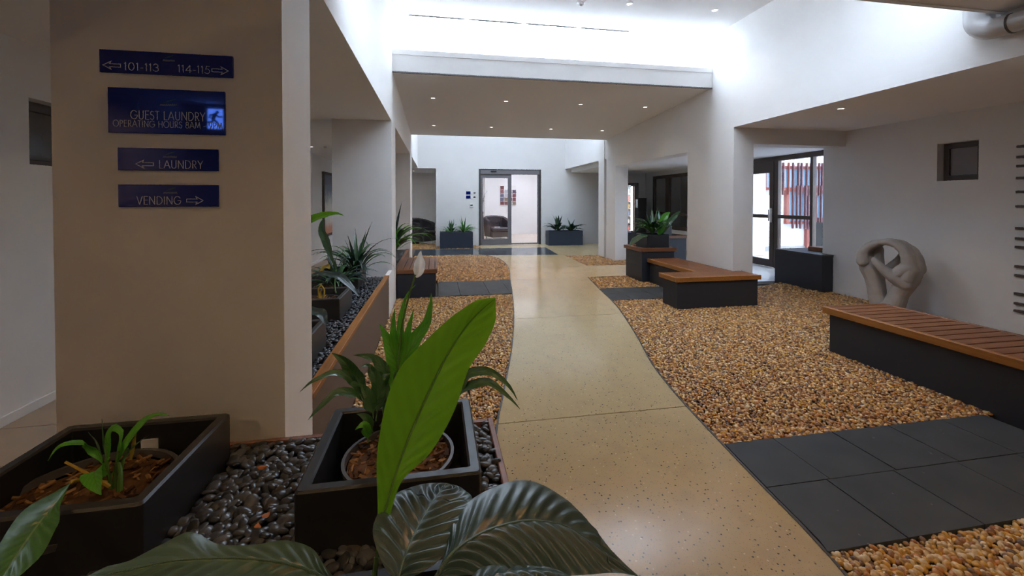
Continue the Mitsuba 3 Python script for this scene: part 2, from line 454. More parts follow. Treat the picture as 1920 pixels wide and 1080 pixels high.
# roof lantern shafts
for nm, y0, y1, lab in (('skylight_shaft', 5.62, 9.9, 'white shaft of the roof lantern above the canopy'), ('skylight_shaft', -3.2, 2.78, 'white shaft of the nearer roof lantern'), ('skylight_shaft', 10.02, YF, 'white shaft of the roof lantern before the far wall')):
    s = thing(nm, lab, kind='structure')
    obj('upstand', box(XL, XR, y0 - 0.12, y0, 3.9, TOP), 'ceiling_paint', s)
    y1 < 13 and obj('upstand', box(XL, XR, y1, y1 + 0.12, 3.9, TOP), 'ceiling_paint', s)
    obj('roof', box(XL - 0.2, XR + 0.2, y0 - 0.1, y1 + 0.1, TOP, TOP + 0.1), 'ceiling_paint', s)
    n = 4
    for i in range(n):
        for j in range(3):
            xa, xb = XL + (XR - XL) * i / n + 0.03, XL + (XR - XL) * (i + 1) / n - 0.03
            ya, yb = y0 + (y1 - y0) * j / 3 + 0.03, y0 + (y1 - y0) * (j + 1) / 3 - 0.03
            v = np.array([[xa, ya, TOP - 0.03], [xb, ya, TOP - 0.03], [xb, yb, TOP - 0.03], [xa, yb, TOP - 0.03]])
            key = obj('glazing', (v, np.array([[0, 2, 1], [0, 3, 2]])), 'paper_white', s)
            scene[key]['emitter'] = {'type': 'area', 'radiance': {'type': 'rgb', 'value': [v * (0.26 if y0 > 10 else 0.85 if y0 < 0 else 1.1) for v in SKYLIGHT]}, 'sampling_weight': 3.0}


# canopies
def slab(x0, x1, y0, za, y1, zb, th):
    v = np.array([[x0, y0, za], [x1, y0, za], [x1, y1, zb], [x0, y1, zb], [x0, y0, za + th], [x1, y0, za + th], [x1, y1, za + th], [x0, y1, za + th]])
    return trimesh.convex.convex_hull(v)


c = thing('ceiling_canopy', 'dropped canopy ceiling with eight downlights across the hall', kind='structure')
obj('soffit', slab(XL, XR, 5.83, 3.117, 9.83, 2.905, 0.2), 'ceiling_paint', c)
obj('fascia', box(XL, XR, 5.80, 5.86, 3.125, 3.345), 'wall_paint', c)
obj('flashing', box(XL, XR, 5.79, 5.87, 3.345, 3.412), 'wall_paint', c)
obj('drip_edge', box(XL, XR, 5.795, 5.83, 3.108, 3.122), 'frame_grey', c)
obj('fascia', box(XL, XR, 9.80, 9.86, 2.91, 3.412), 'wall_paint', c)
c = thing('ceiling_canopy', 'nearer canopy soffit at the top right above the pipe', kind='structure')
obj('soffit', slab(XL, XR, 2.46, 2.79, -3.2, 2.9, 0.2), 'ceiling_paint', c)
obj('fascia', box(XL, XR, 2.43, 2.465, 2.785, 3.1), 'wall_paint', c)

# ------------------------------------------------------------------ downlights
ring_mesh = lathe([(0.030, 0.0), (0.030, -0.006), (0.040, -0.006), (0.044, 0.0), (0.030, 0.0)], 24)
lens_mesh = trimesh.creation.cylinder(0.030, 0.003, sections=20)
ring_ply = mikit.ply(ring_mesh, 'white_plastic', smooth=40)
lens_ply = mikit.ply(lens_mesh, 'white_plastic')
GR = 'small round downlights in the ceilings'


def downlight(x, y, z, label, power=1.0, color=(1.0, 0.74, 0.46), cut=48, group=None):
    k = thing('downlight', label, 'downlight', group)
    scene[f'{k}__trim_ring'] = {**ring_ply, 'to_world': T().translate([x, y, z])}
    e = 9.0 * min(1.0, power + 0.4)
    scene[f'{k}__lens'] = {**lens_ply, 'to_world': T().translate([x, y, z - 0.004]),
                           'emitter': {'type': 'area', 'radiance': {'type': 'rgb', 'value': [e, e * 0.93, e * 0.8]}, 'sampling_weight': 0.05}}
    if power > 0:
        scene[f'light_{k}'] = {'type': 'spot', 'to_world': T().look_at(origin=[x, y, z - 0.02], target=[x, y, 0], up=[0, 1, 0]), 'cutoff_angle': float(cut), 'beam_width': 20.0,
                               'intensity': {'type': 'rgb', 'value': [SPOT * power * v for v in color]}, 'sampling_weight': 0.6}


sz = lambda y: 3.117 - 0.053 * (y - 5.83)
xs4 = [-0.055, 1.135, 2.43, 3.62]
words = ['leftmost', 'second from left', 'third from left', 'rightmost']
for i, x in enumerate(xs4):
    downlight(x, 6.92, sz(6.92), f'round downlight in the front row of the canopy, {words[i]}', 1.0)
for i, x in enumerate(xs4):
    downlight(x if i < 3 else 3.60, 8.83, sz(8.83), f'round downlight in the back row of the canopy, {words[i]}', 1.0)
for i, x in enumerate(xs4):
    downlight(x, 0.3, 2.82, 'round downlight in the nearer canopy', 1.3, color=(1.0, 0.63, 0.31), cut=70, group='downlights of the nearer canopy')
downlight(4.476, 4.03, HB, 'round downlight in the low ceiling over the right gravel', 1.3)
downlight(5.1, 1.3, HB, 'round downlight in the low right ceiling near the viewer', 0.7)
downlight(-2.373, 8.65, HB, 'small downlight at the far end of the left aisle ceiling', 0.8)
for y in (-0.6, 3.4, 5.6, 11.6):
    downlight(-1.9, y, HB, 'round downlight in the left aisle ceiling', 0.75 if y > 0 else 1.6, color=(1.0, 0.74, 0.46) if y > 0 else (1.0, 0.62, 0.30), cut=48 if y > 0 else 75, group='downlights of the left aisle')
for x, y in ((2.408, 5.03), (3.589, 5.0)):
    downlight(x, y, 3.9, 'downlight in the high ceiling, ' + ('left one' if x < 3 else 'right one'), 0.4)

downlight(-0.8, 14.9, HB, 'downlight in the room behind the far left opening', 14.0, color=(0.88, 0.95, 1.1), cut=82)
# ceiling sensors
def sensor(x, y, z, label):
    k = thing('smoke_detector', label, 'smoke detector')
    obj('base', lathe([(0.0, 0.0), (0.055, 0.0), (0.055, -0.015), (0.04, -0.022), (0.0, -0.022)], 24, (x, y, z)), 'white_plastic', k, smooth=40)
    obj('head', lathe([(0.0, -0.02), (0.033, -0.022), (0.03, -0.045), (0.015, -0.055), (0.0, -0.055)], 24, (x, y, z)), 'pvc_grey', k, smooth=40)


sensor(1.79, 5.086, 3.9, 'grey sprinkler sensor under the high ceiling')
sensor(-2.04, 8.354, HB, 'round smoke detector on the left aisle ceiling')

# ------------------------------------------------------------------ far sliding door
d = thing('door_1', 'grey framed automatic sliding glass door in the far wall', kind='structure')
jm = 2.265
fr = cat_([box(dx0, dx0 + 0.055, YF - 0.02, YF + 0.1, 0, dz), box(dx1 - 0.055, dx1, YF - 0.02, YF + 0.1, 0, dz), box(dx0, dx1, YF - 0.03, YF + 0.12, 2.385, dz)])
obj('frame', fr, 'frame_dark', d)
obj('header', box(dx0 + 0.05, dx1 - 0.05, YF - 0.02, YF + 0.1, 2.25, 2.388), 'frame_grey', d)
obj('track', box(dx0 + 0.05, jm + 0.05, YF - 0.03, YF + 0.02, 2.235, 2.262), 'frame_dark', d)
lf = cat_([box(dx0 + 0.05, dx0 + 0.115, YF, YF + 0.045, 0.01, 2.235), box(jm - 0.03, jm + 0.05, YF, YF + 0.045, 0.01, 2.235), box(dx0 + 0.1, jm, YF, YF + 0.045, 2.13, 2.235), box(dx0 + 0.1, jm, YF, YF + 0.045, 0.01, 0.19)])
obj('sliding_leaf', lf, 'frame_grey', d)
obj('glass', box(dx0 + 0.11, jm - 0.02, YF + 0.02, YF + 0.022, 0.18, 2.14), 'pane', f'{d}__sliding_leaf')
ff = cat_([box(jm + 0.055, jm + 0.09, YF + 0.05, YF + 0.09, 0.01, 2.25), box(dx1 - 0.1, dx1 - 0.05, YF + 0.05, YF + 0.09, 0.01, 2.25), box(jm + 0.06, dx1 - 0.06, YF + 0.05, YF + 0.09, 0.01, 0.05)])
obj('fixed_leaf', ff, 'frame_grey', d)
obj('glass', box(jm + 0.085, dx1 - 0.09, YF + 0.07, YF + 0.072, 0.045, 2.26), 'pane', f'{d}__fixed_leaf')
obj('motion_sensor', box(1.68, 1.86, YF - 0.07, YF - 0.018, 2.318, 2.372, 0.02), 'frame_dark', d)

# lobby behind the glass door
lb = thing('wall_lobby', 'bright white walls of the lobby behind the glass door', kind='structure')
obj('panel', box(0.2, 7.2, 17.5, 17.7, -0.07, 3.0), 'paper_white', lb)
obj('panel', box(1.0, 1.1, YF + 0.2, 17.5, -0.07, 3.0), 'paper_white', lb)
obj('panel', box(7.0, 7.2, YF + 0.2, 17.6, -0.07, 3.0), 'paper_white', lb)
obj('column', box(1.95, 2.05, 17.3, 17.5, 0, 2.9), 'paper_white', lb)
struct('ceiling_lobby', box(-0.2, 7.2, YF + 0.2, 17.7, 2.9, 3.0), 'ceiling_paint', 'white lobby ceiling')


def f_lobby(p, n, uv):
    return mix((0.38, 0.31, 0.26), (0.48, 0.40, 0.34), fbm(p.x * 1.5, p.y * 12))


pr('lobby_floor', col(f_lobby), 0.25, 0.5)
Ef = sbox(4.62, 6.43, 6.95, 9.6)
ef = thing('floor_entry', 'pale grey floor tiles inside the glazed entry', kind='structure')
for i in range(4):
    for j in range(6):
        obj('tile', box(4.62 + 0.585 * i, 5.2 + 0.585 * i, 6.43 + 0.53 * j, 6.955 + 0.53 * j, -0.05, 0.004, 0.002), 'entry_tile', ef)
struct('floor_lobby', box(-0.2, 7.2, YF, 17.6, -0.07, 0.0), 'lobby_floor', 'pinkish timber floor of the lobby')
k = thing('lobby_light', 'flat ceiling light panel in the lobby behind the glass door', 'ceiling light')
obj('frame', cat_([box(1.9, 5.1, 14.55, 14.6, 2.86, 2.9), box(1.9, 5.1, 16.5, 16.55, 2.86, 2.9), box(1.9, 1.95, 14.6, 16.5, 2.86, 2.9), box(5.05, 5.1, 14.6, 16.5, 2.86, 2.9)]), 'white_plastic', k)
key = obj('diffuser', box(1.95, 5.05, 14.6, 16.5, 2.865, 2.885), 'paper_white', k)
scene[key]['emitter'] = {'type': 'area', 'radiance': {'type': 'rgb', 'value': [5.0, 5.3, 6.1]}}


def tub_chair(name, label, x, y, rot, w, dep, mat, h_arm=0.62, h_back=0.82, cat='armchair'):
    k = thing(name, label, cat)
    n = 28
    ang = np.linspace(-2.2, 2.2, n)           # open at the front (-y)
    th = 0.11
    vs, fs = [], []
    for a in ang:
        hz = h_arm + (h_back - h_arm) * (0.5 + 0.5 * math.cos(a)) ** 1.0
        ux, uy = math.sin(a), math.cos(a)
        sc = 1.0 / max(abs(ux) ** 4 + abs(uy) ** 4, 1e-6) ** 0.25
        o = np.array([ux * sc * w / 2, uy * sc * dep / 2])
        i = np.array([ux * sc * (w / 2 - th), uy * sc * (dep / 2 - th)])
        m = (o + i) / 2
        vs += [(*o * 0.94, 0.1), (*o, hz - 0.04), (*m, hz), (*i, hz - 0.04), (*i, 0.1)]
    for q in range(n - 1):
        for s in range(5):
            a0, a1 = q * 5 + s, q * 5 + (s + 1) % 5
            b0, b1 = a0 + 5, a1 + 5
            fs += [(a0, b0, b1), (a0, b1, a1)]
    for q in (0, n - 1):
        b = q * 5
        tri = [(b, b + 1, b + 2), (b, b + 2, b + 3), (b, b + 3, b + 4)]
        fs += tri if q == 0 else [t_[::-1] for t_ in tri]
    shell = trimesh.Trimesh(vs, fs)
    shell.fix_normals()
    M = trimesh.transformations.rotation_matrix(rot, (0, 0, 1))
    M[:3, 3] = (x, y, 0)
    shell.apply_transform(M)
    obj('shell', shell, mat, k, smooth=40)
    for nm, m, mm in (('base', box(-w / 2 + 0.1, w / 2 - 0.1, -dep / 2 + 0.02, dep / 2 - 0.1, 0.08, 0.28, 0.02), mat),
                      ('seat_cushion', box(-w / 2 + 0.115, w / 2 - 0.115, -dep / 2, dep / 2 - 0.115, 0.285, 0.43, 0.04), mat)):
        m.apply_transform(M)
        obj(nm, m, mm, k)
    for sx in (-1, 1):
        for sy in (-1, 1):
            m = trimesh.creation.cylinder(0.025, 0.1, sections=12)
            m.apply_translation((sx * (w / 2 - 0.15), sy * (dep / 2 - 0.13), 0.05))
            m.apply_transform(M)
            obj('foot', m, 'chrome', k)
    return k


tub_chair('armchair', 'dark plum tub armchair seen through the glass door', 2.20, 15.55, 0.3, 0.92, 0.8, 'leather_plum', 0.66, 0.86, 'armchair')
tub_chair('armchair', 'black tub armchair in the opening at the far left', -0.52, 14.35, 0.9, 0.85, 0.8, 'leather_black', 0.66, 0.84)
obj('magazine', box(2.08, 2.3, 15.32, 15.5, 0.431, 0.445), 'paper_white', label='white magazine lying on the plum armchair', cat='magazine')
# room behind the left opening
w = thing('wall_left_room', 'grey walls of the room behind the far left opening', kind='structure')
obj('panel', box(-3.0, 1.0, 16.0, 16.2, -0.07, HB + 0.1), 'wall_paint', w)
obj('panel', box(0.1, 0.25, YF + 0.2, 16.0, -0.07, HB + 0.1), 'wall_paint', w)
struct('ceiling_left_room', box(-0.6, 0.25, YF + 0.2, 16.2, HB, HB + 0.12), 'ceiling_paint', 'ceiling of the room behind the far left opening')
# pinboard and twig vase in the lobby
k = thing('pinboard', 'pinboard crowded with coloured photo prints on the lobby wall', 'pinboard')
obj('board', box(2.60, 3.30, 17.46, 17.5, 1.22, 2.05), 'white_plastic', k)
pc = [(0.07, 0.05, 0.04), (0.20, 0.09, 0.10), (0.16, 0.15, 0.22), (0.42, 0.40, 0.44), (0.10, 0.07, 0.11), (0.17, 0.06, 0.07), (0.22, 0.17, 0.13)]
for i, c_ in enumerate(pc):
    pr(f'print_{i}', c_, 0.5, 0.3)
for i in range(4):
    for j in range(5):
        if (i, j) in ((1, 4), (2, 4), (3, 4)):
            continue
        obj('print', box(2.62 + 0.17 * i, 2.77 + 0.17 * i, 17.452, 17.46, 1.24 + 0.16 * j, 1.385 + 0.16 * j), f'print_{int(rng.integers(7))}', k)
k = thing('floor_vase', 'tall dark vase of bare twigs with white blossom inside the lobby', 'vase')
vx, vy = 1.62, 15.6
obj('vase', lathe([(0.0, 0.0), (0.10, 0.0), (0.085, 0.5), (0.07, 0.9), (0.085, 1.0), (0.06, 1.0), (0.0, 0.95)], 20, (vx, vy, 0)), 'leather_plum', k, smooth=40)
for i in range(7):
    a = i * 0.9
    tip = np.array([vx + 0.22 * math.cos(a), vy + 0.22 * math.sin(a), 1.5 + 0.3 * rng.random()])
    P = spline([(vx, vy, 0.95), (vx + 0.05 * math.cos(a + 1), vy + 0.05 * math.sin(a + 1), 1.25), tip], 7)
    tw = obj('twig', tube(P, np.linspace(0.012, 0.004, 7), 5), 'frame_brown', k)
    for q in P[3:]:
        b = trimesh.creation.icosphere(1, 0.028)
        b.apply_translation(q + rng.normal(0, 0.02, 3))
        obj('blossom', b, 'paper_white' if rng.random() < .6 else 'leaf_mid', tw)

# small plates left of the glass door
GP = 'small blue plates by the glass door'
for z, lab in ((1.655, 'small blue plate left of the glass door, upper one'), (1.525, 'small blue plate left of the glass door, lower one')):
    k = thing('wall_plate', lab, 'sign')
    obj('plate', box(0.905, 1.04, YF - 0.012, YF, z - 0.045, z + 0.045), 'sign_blue_flat' if False else 'sign_blue', k)
    obj('white_strip', box(1.045, 1.13, YF - 0.012, YF, z - 0.045, z + 0.045), 'paper_white', k)
    obj('arrow', box(1.135, 1.20, YF - 0.006, YF, z - 0.02, z + 0.02), 'frame_dark', k)
k = thing('card_reader', 'white switch box with dark window left of the glass door', 'wall switch')
obj('case', box(1.01, 1.13, YF - 0.03, YF, 1.20, 1.33, 0.008), 'white_plastic', k)
obj('window', box(1.035, 1.105, YF - 0.034, YF - 0.029, 1.25, 1.285), 'frame_dark', k)

# ------------------------------------------------------------------ glazed entry on the right (plane XG)
XG = 6.95
d = thing('door_2', 'brown framed glass entry door and side lights on the right', kind='structure')
obj('frame', cat_([box(XG, XG + 0.1, 5.69, 9.6, 2.235, 2.34), box(XG, XG + 0.1, 9.5, 9.6, 0, 2.34), box(XG, XG + 0.08, 7.62, 7.72, 0, 2.24), box(XG, XG + 0.08, 6.80, 6.86, 0, 2.24), box(XG, XG + 0.1, 5.69, 5.8, 0, 2.34)]), 'frame_brown', d)
lf = cat_([box(XG - 0.01, XG + 0.04, 7.73, 7.83, 0.01, 2.23), box(XG - 0.01, XG + 0.04, 8.95, 9.05, 0.01, 2.23), box(XG - 0.01, XG + 0.04, 7.8, 9.0, 2.0, 2.23), box(XG - 0.01, XG + 0.04, 7.8, 9.0, 0.01, 0.16), box(XG - 0.01, XG + 0.04, 7.8, 9.0, 1.04, 1.11)])
obj('leaf', lf, 'frame_brown', d)
obj('glass', box(XG + 0.014, XG + 0.016, 7.82, 8.96, 0.15, 2.01), 'pane', f'{d}__leaf')
obj('handle', cat_([tube([(XG - 0.06, 7.79, 0.98), (XG - 0.06, 7.79, 1.22)], 0.016, 8), box(XG - 0.02, XG - 0.008, 7.76, 7.82, 0.95, 1.25, 0.004)]), 'chrome', f'{d}__leaf')
for y0, y1 in ((6.86, 7.62), (5.8, 6.8), (9.05, 9.5)):
    obj('glass', box(XG + 0.03, XG + 0.032, y0, y1, 0.02, 2.24), 'pane', d)
obj('transom', box(XG, XG + 0.06, 6.84, 7.64, 1.045, 1.115), 'frame_brown', d)
# windows further along the same wall
w2 = thing('window_3', 'dark framed windows at the back of the vending corner', kind='structure')
ya, yb = 9.7, 12.72
obj('frame', cat_([box(XG - 0.02, XG + 0.06, ya, yb, 2.11, 2.2), box(XG - 0.02, XG + 0.06, ya, yb, 0.55, 0.66), box(XG - 0.02, XG + 0.06, yb - 0.09, yb, 0.6, 2.2), box(XG - 0.02, XG + 0.06, 11.75, 11.95, 0.6, 2.2), box(XG - 0.02, XG + 0.06, ya, ya + 0.09, 0.6, 2.2), box(XG - 0.02, XG + 0.06, ya, yb, 0.98, 1.05)]), 'frame_brown', w2)
obj('glass', box(XG + 0.02, XG + 0.022, ya + 0.05, yb - 0.05, 0.62, 2.15), 'pane', w2)
w = thing('wall_glazed_side', 'plain wall around the dark corner windows', kind='structure')
for b in ((9.6, ya, -0.07, 2.4), (yb, YF, -0.07, 2.4), (ya, yb, -0.07, 0.56), (ya, yb, 2.19, 2.4)):
    obj('panel', box(XG, XG + 0.12, *b), 'wall_paint', w)
obj('dim_room', cat_([box(XG + 1.3, XG + 1.4, 9.6, YF, 0, 2.5), box(XG + 0.1, XG + 1.4, 9.55, 9.62, 0, 2.5), box(XG + 0.1, XG + 1.4, YF, YF + 0.1, 0, 2.5), box(XG + 0.1, XG + 1.4, 9.6, YF, 2.4, 2.5), box(XG + 0.1, XG + 1.4, 9.6, YF, -0.1, 0.0)]), 'wall_paint', w)

# courtyard outside the entry
YC = 10.4
struct('floor_courtyard', box(XG + 0.1, 16, 4.0, YC + 0.2, -0.12, -0.02), 'paving', 'pale sunlit paving outside the glass entry')
k = thing('neighbour_building', 'sunlit white building outside the entry with stepped red framed windows', 'building')
obj('wall', box(8.35, 17, YC, YC + 0.3, -0.05, 5.0), 'exterior_white', k)
obj('plinth', box(8.35, 17, YC - 0.03, YC, -0.05, 0.12), 'concrete', k)


def cw(x, y):
    p = at(x, y, YC)
    return p[0], p[2]


def rect(x0, y0, x1, y1):
    a, b = cw(x0, y0), cw(x1, y1)
    return min(a[0], b[0]), max(a[0], b[0]), min(a[1], b[1]), max(a[1], b[1])


for q in ((1428, 311, 1700, 358), (1470, 354, 1700, 417), (1508, 414, 1700, 462)):
    x0, x1, z0, z1 = rect(*q)
    f_ = 0.075
    wn = obj('window', cat_([box(x0, x1, YC - 0.10, YC, z1 - f_, z1), box(x0, x1, YC - 0.10, YC, z0, z0 + f_), box(x0, x0 + f_, YC - 0.10, YC, z0, z1)]), 'red_frame', k)
    nx = int((x1 - x0) / 0.35)
    for i in range(nx):
        obj('pane', box(x0 + f_ + i * 0.35, x0 + f_ + i * 0.35 + 0.34, YC - 0.03, YC - 0.01, z0 + f_, z1 - f_), 'blue_glass', wn)
    x = x0 + 0.16
    while x < x1:
        o = 0.08 * rng.random()
        obj('batten', box(x, x + 0.025, YC - 0.16, YC - 0.10, z0 - 0.1 - o, z1 + 0.09), 'batten_dark' if rng.random() < .8 else 'red_frame', wn)
        x += 0.085 + 0.09 * rng.random()
# outdoor chair beyond the glass
k = thing('outdoor_chair', 'grey mesh outdoor chair outside the glass by the black ledge', 'chair')
cx, cy = 7.6, 7.10
bk = spline([(cx + 0.0, cy, 0.45), (cx - 0.05, cy, 0.72), (cx - 0.16, cy, 0.98)], 8)
vb = np.vstack([bk + (0, s, 0) for s in (-0.27, 0.27)] + [bk + (0.012, s, 0) for s in (-0.27, 0.27)])
obj('backrest', trimesh.convex.convex_hull(vb[:0].tolist() + vb.tolist()), 'mesh_grey', k)
obj('seat', box(cx - 0.02, cx + 0.55, cy - 0.28, cy + 0.28, 0.42, 0.46, 0.01), 'red_frame', k)
for sx in (0.03, 0.5):
    for sy in (-0.25, 0.25):
        obj('leg', tube([(cx + sx, cy + sy, -0.02), (cx + sx, cy + sy, 0.43)], 0.014, 8), 'frame_dark', k)
# black ledge box inside the entry
k = thing('planter_ledge', 'long black ledge box between right wall and glass door', 'planter box')
Lp = unary_union([sbox(5.8, 5.50, 6.0, 6.41), sbox(5.8, 5.70, 6.5, 6.41)])
obj('box', prism(Lp, -0.05, 0.545), 'bench_paint', k)
obj('top', prism(Lp.buffer(0.006, join_style=2), 0.545, 0.572), 'planter_grey', k)
obj('wood_tray', box(6.15, 6.5, 5.72, 6.1, 0.572, 0.64, 0.006), 'wood_along', k)

# vending machine
k = thing('vending_machine', 'black vending machine with a lit front of snacks behind the far pillar', 'vending machine')
vx0, vx1, vy0, vy1 = 5.15, 6.02, 11.9, 12.7
obj('cabinet', cat_([box(vx0, vx1, vy0 + 0.35, vy1, 0.02, 1.95), box(vx0, vx0 + 0.05, vy0, vy1, 0.02, 1.95), box(vx1 - 0.13, vx1, vy0, vy1, 0.02, 1.95), box(vx0, vx1, vy0, vy1, 1.88, 1.95), box(vx0, vx1, vy0, vy1, 0.02, 0.45)]), 'leather_black', k)
key = obj('light_tube', tube([(vx1 - 0.19, vy0 + 0.06, 0.5), (vx1 - 0.19, vy0 + 0.06, 1.84)], 0.03, 10), 'paper_white', k)
scene[key]['emitter'] = {'type': 'area', 'radiance': {'type': 'rgb', 'value': [7.0, 6.2, 5.2]}, 'sampling_weight': 0.4}
obj('keypad', box(vx1 - 0.10, vx1 - 0.03, vy0 - 0.012, vy0, 1.2, 1.45), 'chrome', k)
sc_ = [(0.5, 0.05, 0.04), (0.5, 0.35, 0.06), (0.06, 0.12, 0.3), (0.1, 0.3, 0.1), (0.5, 0.5, 0.5), (0.06, 0.04, 0.03)]
for i, c_ in enumerate(sc_):
    pr(f'snack_{i}', c_, 0.4, 0.5)
for j in range(6):
    sh = obj('shelf', box(vx0 + 0.05, vx1 - 0.22, vy0 + 0.08, vy0 + 0.35, 0.5 + 0.22 * j, 0.515 + 0.22 * j), 'chrome', k)
    for i in range(6):
        obj('snack', box(vx0 + 0.08 + 0.095 * i, vx0 + 0.155 + 0.095 * i, vy0 + 0.1, vy0 + 0.3, 0.515 + 0.22 * j, 0.515 + 0.22 * j + 0.10 + 0.07 * rng.random(), 0.01), f'snack_{0 if j == 0 else int(rng.integers(6))}', sh)
obj('glass', box(vx0 + 0.05, vx1 - 0.13, vy0 + 0.01, vy0 + 0.013, 0.45, 1.88), 'pane', k)
obj('cupboard', box(6.05, 6.55, 12.4, 13.2, 0, 1.5, 0.01), 'planter_grey', label='dull grey cupboard standing right of the vending machine', cat='cupboard')

# ------------------------------------------------------------------ windows in the outer walls
def small_window(n, lab, x, sgn, y0, y1, z0, z1):
    k = thing(f'window_{n}', lab, kind='structure')
    f_ = 0.04
    xi = x + sgn * 0.10
    a, b = sorted((xi, xi + sgn * 0.05))
    obj('frame', cat_([box(a, b, y0, y1, z0, z0 + f_), box(a, b, y0, y1, z1 - f_, z1), box(a, b, y0, y0 + f_, z0, z1), box(a, b, y1 - f_, y1, z0, z1)]), 'frame_brown', k)
    a2, b2 = sorted((xi - sgn * 0.015, xi + sgn * 0.03))
    g = 0.065
    obj('sash', cat_([box(a2, b2, y0 + f_, y1 - f_, z0 + f_, z0 + g), box(a2, b2, y0 + f_, y1 - f_, z1 - g, z1 - f_), box(a2, b2, y0 + f_, y0 + g, z0 + f_, z1 - f_), box(a2, b2, y1 - g, y1 - f_, z0 + f_, z1 - f_)]), 'frame_dark', k)
    obj('glass', box(xi + sgn * 0.01 - 0.001, xi + sgn * 0.01 + 0.001, y0 + 0.06, y1 - 0.06, z0 + 0.06, z1 - 0.06), 'pane' if n == 1 else 'obscure_glass', k)
    a3, b3 = sorted((x + sgn * 0.2, x + sgn * 0.7))
    e = sorted((x + sgn * 0.65, x + sgn * 0.7))
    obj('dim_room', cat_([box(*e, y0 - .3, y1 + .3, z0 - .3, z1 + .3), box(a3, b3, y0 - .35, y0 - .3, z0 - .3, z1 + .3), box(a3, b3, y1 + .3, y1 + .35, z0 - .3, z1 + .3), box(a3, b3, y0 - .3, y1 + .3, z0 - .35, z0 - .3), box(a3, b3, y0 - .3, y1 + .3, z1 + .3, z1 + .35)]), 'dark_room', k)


small_window(1, 'small dark framed window in the left aisle wall', XLO, -1, wy0, wy1, wz0, wz1)
small_window(2, 'small recessed brown framed window above the hand sculpture', XO, 1, ry0, ry1, rz0, rz1)

# battens on the right wall
ORD = ['topmost', 'second from the top', 'third from the top', 'fourth from the top', 'fifth from the top', 'sixth from the top', 'seventh from the top', 'seventh from the floor', 'sixth from the floor', 'fifth from the floor', 'fourth from the floor', 'third from the floor', 'second from the floor', 'lowest']
for i, z in enumerate((1.97, 1.86, 1.765, 1.64, 1.496, 1.344, 1.114, 1.007, 0.917, 0.714, 0.619, 0.427, 0.325, 0.247)):
    obj('wall_batten', box(XO - 0.025, XO, 1.2, 3.43, z - 0.013, z + 0.013, 0.003), 'frame_brown', label=f'slim dark timber batten on the right wall, {ORD[i]}', cat='batten', group='timber battens on the right wall')

# picture in the left aisle
k = thing('picture_frame', 'tall framed picture on the left aisle wall between pillars', 'picture')
obj('frame', cat_([box(XLO, XLO + 0.05, 10.56, 10.62, 0.55, 2.1), box(XLO, XLO + 0.05, 11.9, 11.96, 0.55, 2.1), box(XLO, XLO + 0.05, 10.56, 11.96, 2.05, 2.1), box(XLO, XLO + 0.05, 10.56, 11.96, 0.55, 0.6)]), 'frame_brown', k)
obj('print', box(XLO + 0.005, XLO + 0.02, 10.6, 11.92, 0.58, 2.07), 'picture_print', k)

# drain pipe at the top right
k = thing('drain_pipe', 'grey drain pipe with elbow under the canopy at the top right', 'pipe')
px_, py_, pz_ = 4.05, 2.56, 2.67
R_ = 0.067
arc = [(px_, py_ - 0.11 * math.sin(a), pz_ + 0.11 - 0.11 * math.cos(a) + 0.0) for a in np.linspace(0, math.pi / 2, 10)]
el = [(px_, py_ - 0.12 + 0.12 * math.cos(a), pz_ + 0.12 - 0.12 * math.sin(a)) for a in np.linspace(0, math.pi / 2, 12)]
obj('riser', tube([(px_, py_, 3.9), (px_, py_, pz_ + 0.11)], R_, 24), 'pvc_grey', k, smooth=40)
obj('elbow', tube([(px_, py_, pz_ + 0.19)] + el + [(px_, py_ - 0.20, pz_)], R_ + 0.006, 24), 'pvc_grey', k, smooth=40)
obj('run', tube([(px_, py_ - 0.14, pz_), (px_, -3.0, pz_)], R_, 24), 'pvc_grey', k, smooth=40)
obj('seal', tube([(px_, py_ - 0.20, pz_), (px_, py_ - 0.212, pz_)], R_ + 0.004, 24), 'frame_dark', k)

# exit sign behind the viewer (mirrored in the acrylic sign)
k = thing('exit_sign', 'lit exit sign with a running figure hanging behind the viewer', 'exit sign')
ex, ez, ey = -2.345, 2.285, -1.6
obj('case', box(ex - 0.10, ex + 0.32, ey - 0.05, ey, ez - 0.13, ez + 0.13, 0.01), 'white_plastic', k)
key = obj('panel', box(ex - 0.073, ex + 0.073, ey, ey + 0.004, ez - 0.105, ez + 0.105), 'paper_white', k)
scene[key]['emitter'] = {'type': 'area', 'radiance': {'type': 'rgb', 'value': [2.2, 5.0, 10.0]}, 'sampling_weight': 0.1}


def stick(P, r):
    s = LineString(P).buffer(r, quad_segs=4)
    m = trimesh.creation.extrude_polygon(s, 0.003, engine='earcut')
    m.apply_transform(trimesh.transformations.rotation_matrix(math.pi / 2, (1, 0, 0)))
    return m


fig = [([(0.02, 0.070), (0.0201, 0.0702)], 0.018), ([(0.0, 0.045), (-0.02, 0.0)], 0.02), ([(0.0, 0.045), (-0.045, 0.04), (-0.055, 0.01)], 0.008), ([(0.01, 0.045), (0.035, 0.02), (0.065, 0.022)], 0.008),
       ([(-0.02, -0.005), (-0.03, -0.035), (-0.066, -0.04)], 0.011), ([(-0.02, -0.005), (0.015, -0.035), (0.045, -0.085)], 0.011)]
ms = []
for P, r in fig:
    m = stick(P, r)
    m.apply_translation((ex, ey + 0.0085, ez))
    ms.append(m)
obj('figure', cat_(ms), 'frame_dark', k)

# ------------------------------------------------------------------ signs on the pillar
def arc_(cx, cy, rx, ry, a0, a1, n=12):
    return [(cx + rx * math.cos(math.radians(a)), cy + ry * math.sin(math.radians(a))) for a in np.linspace(a0, a1, n)]


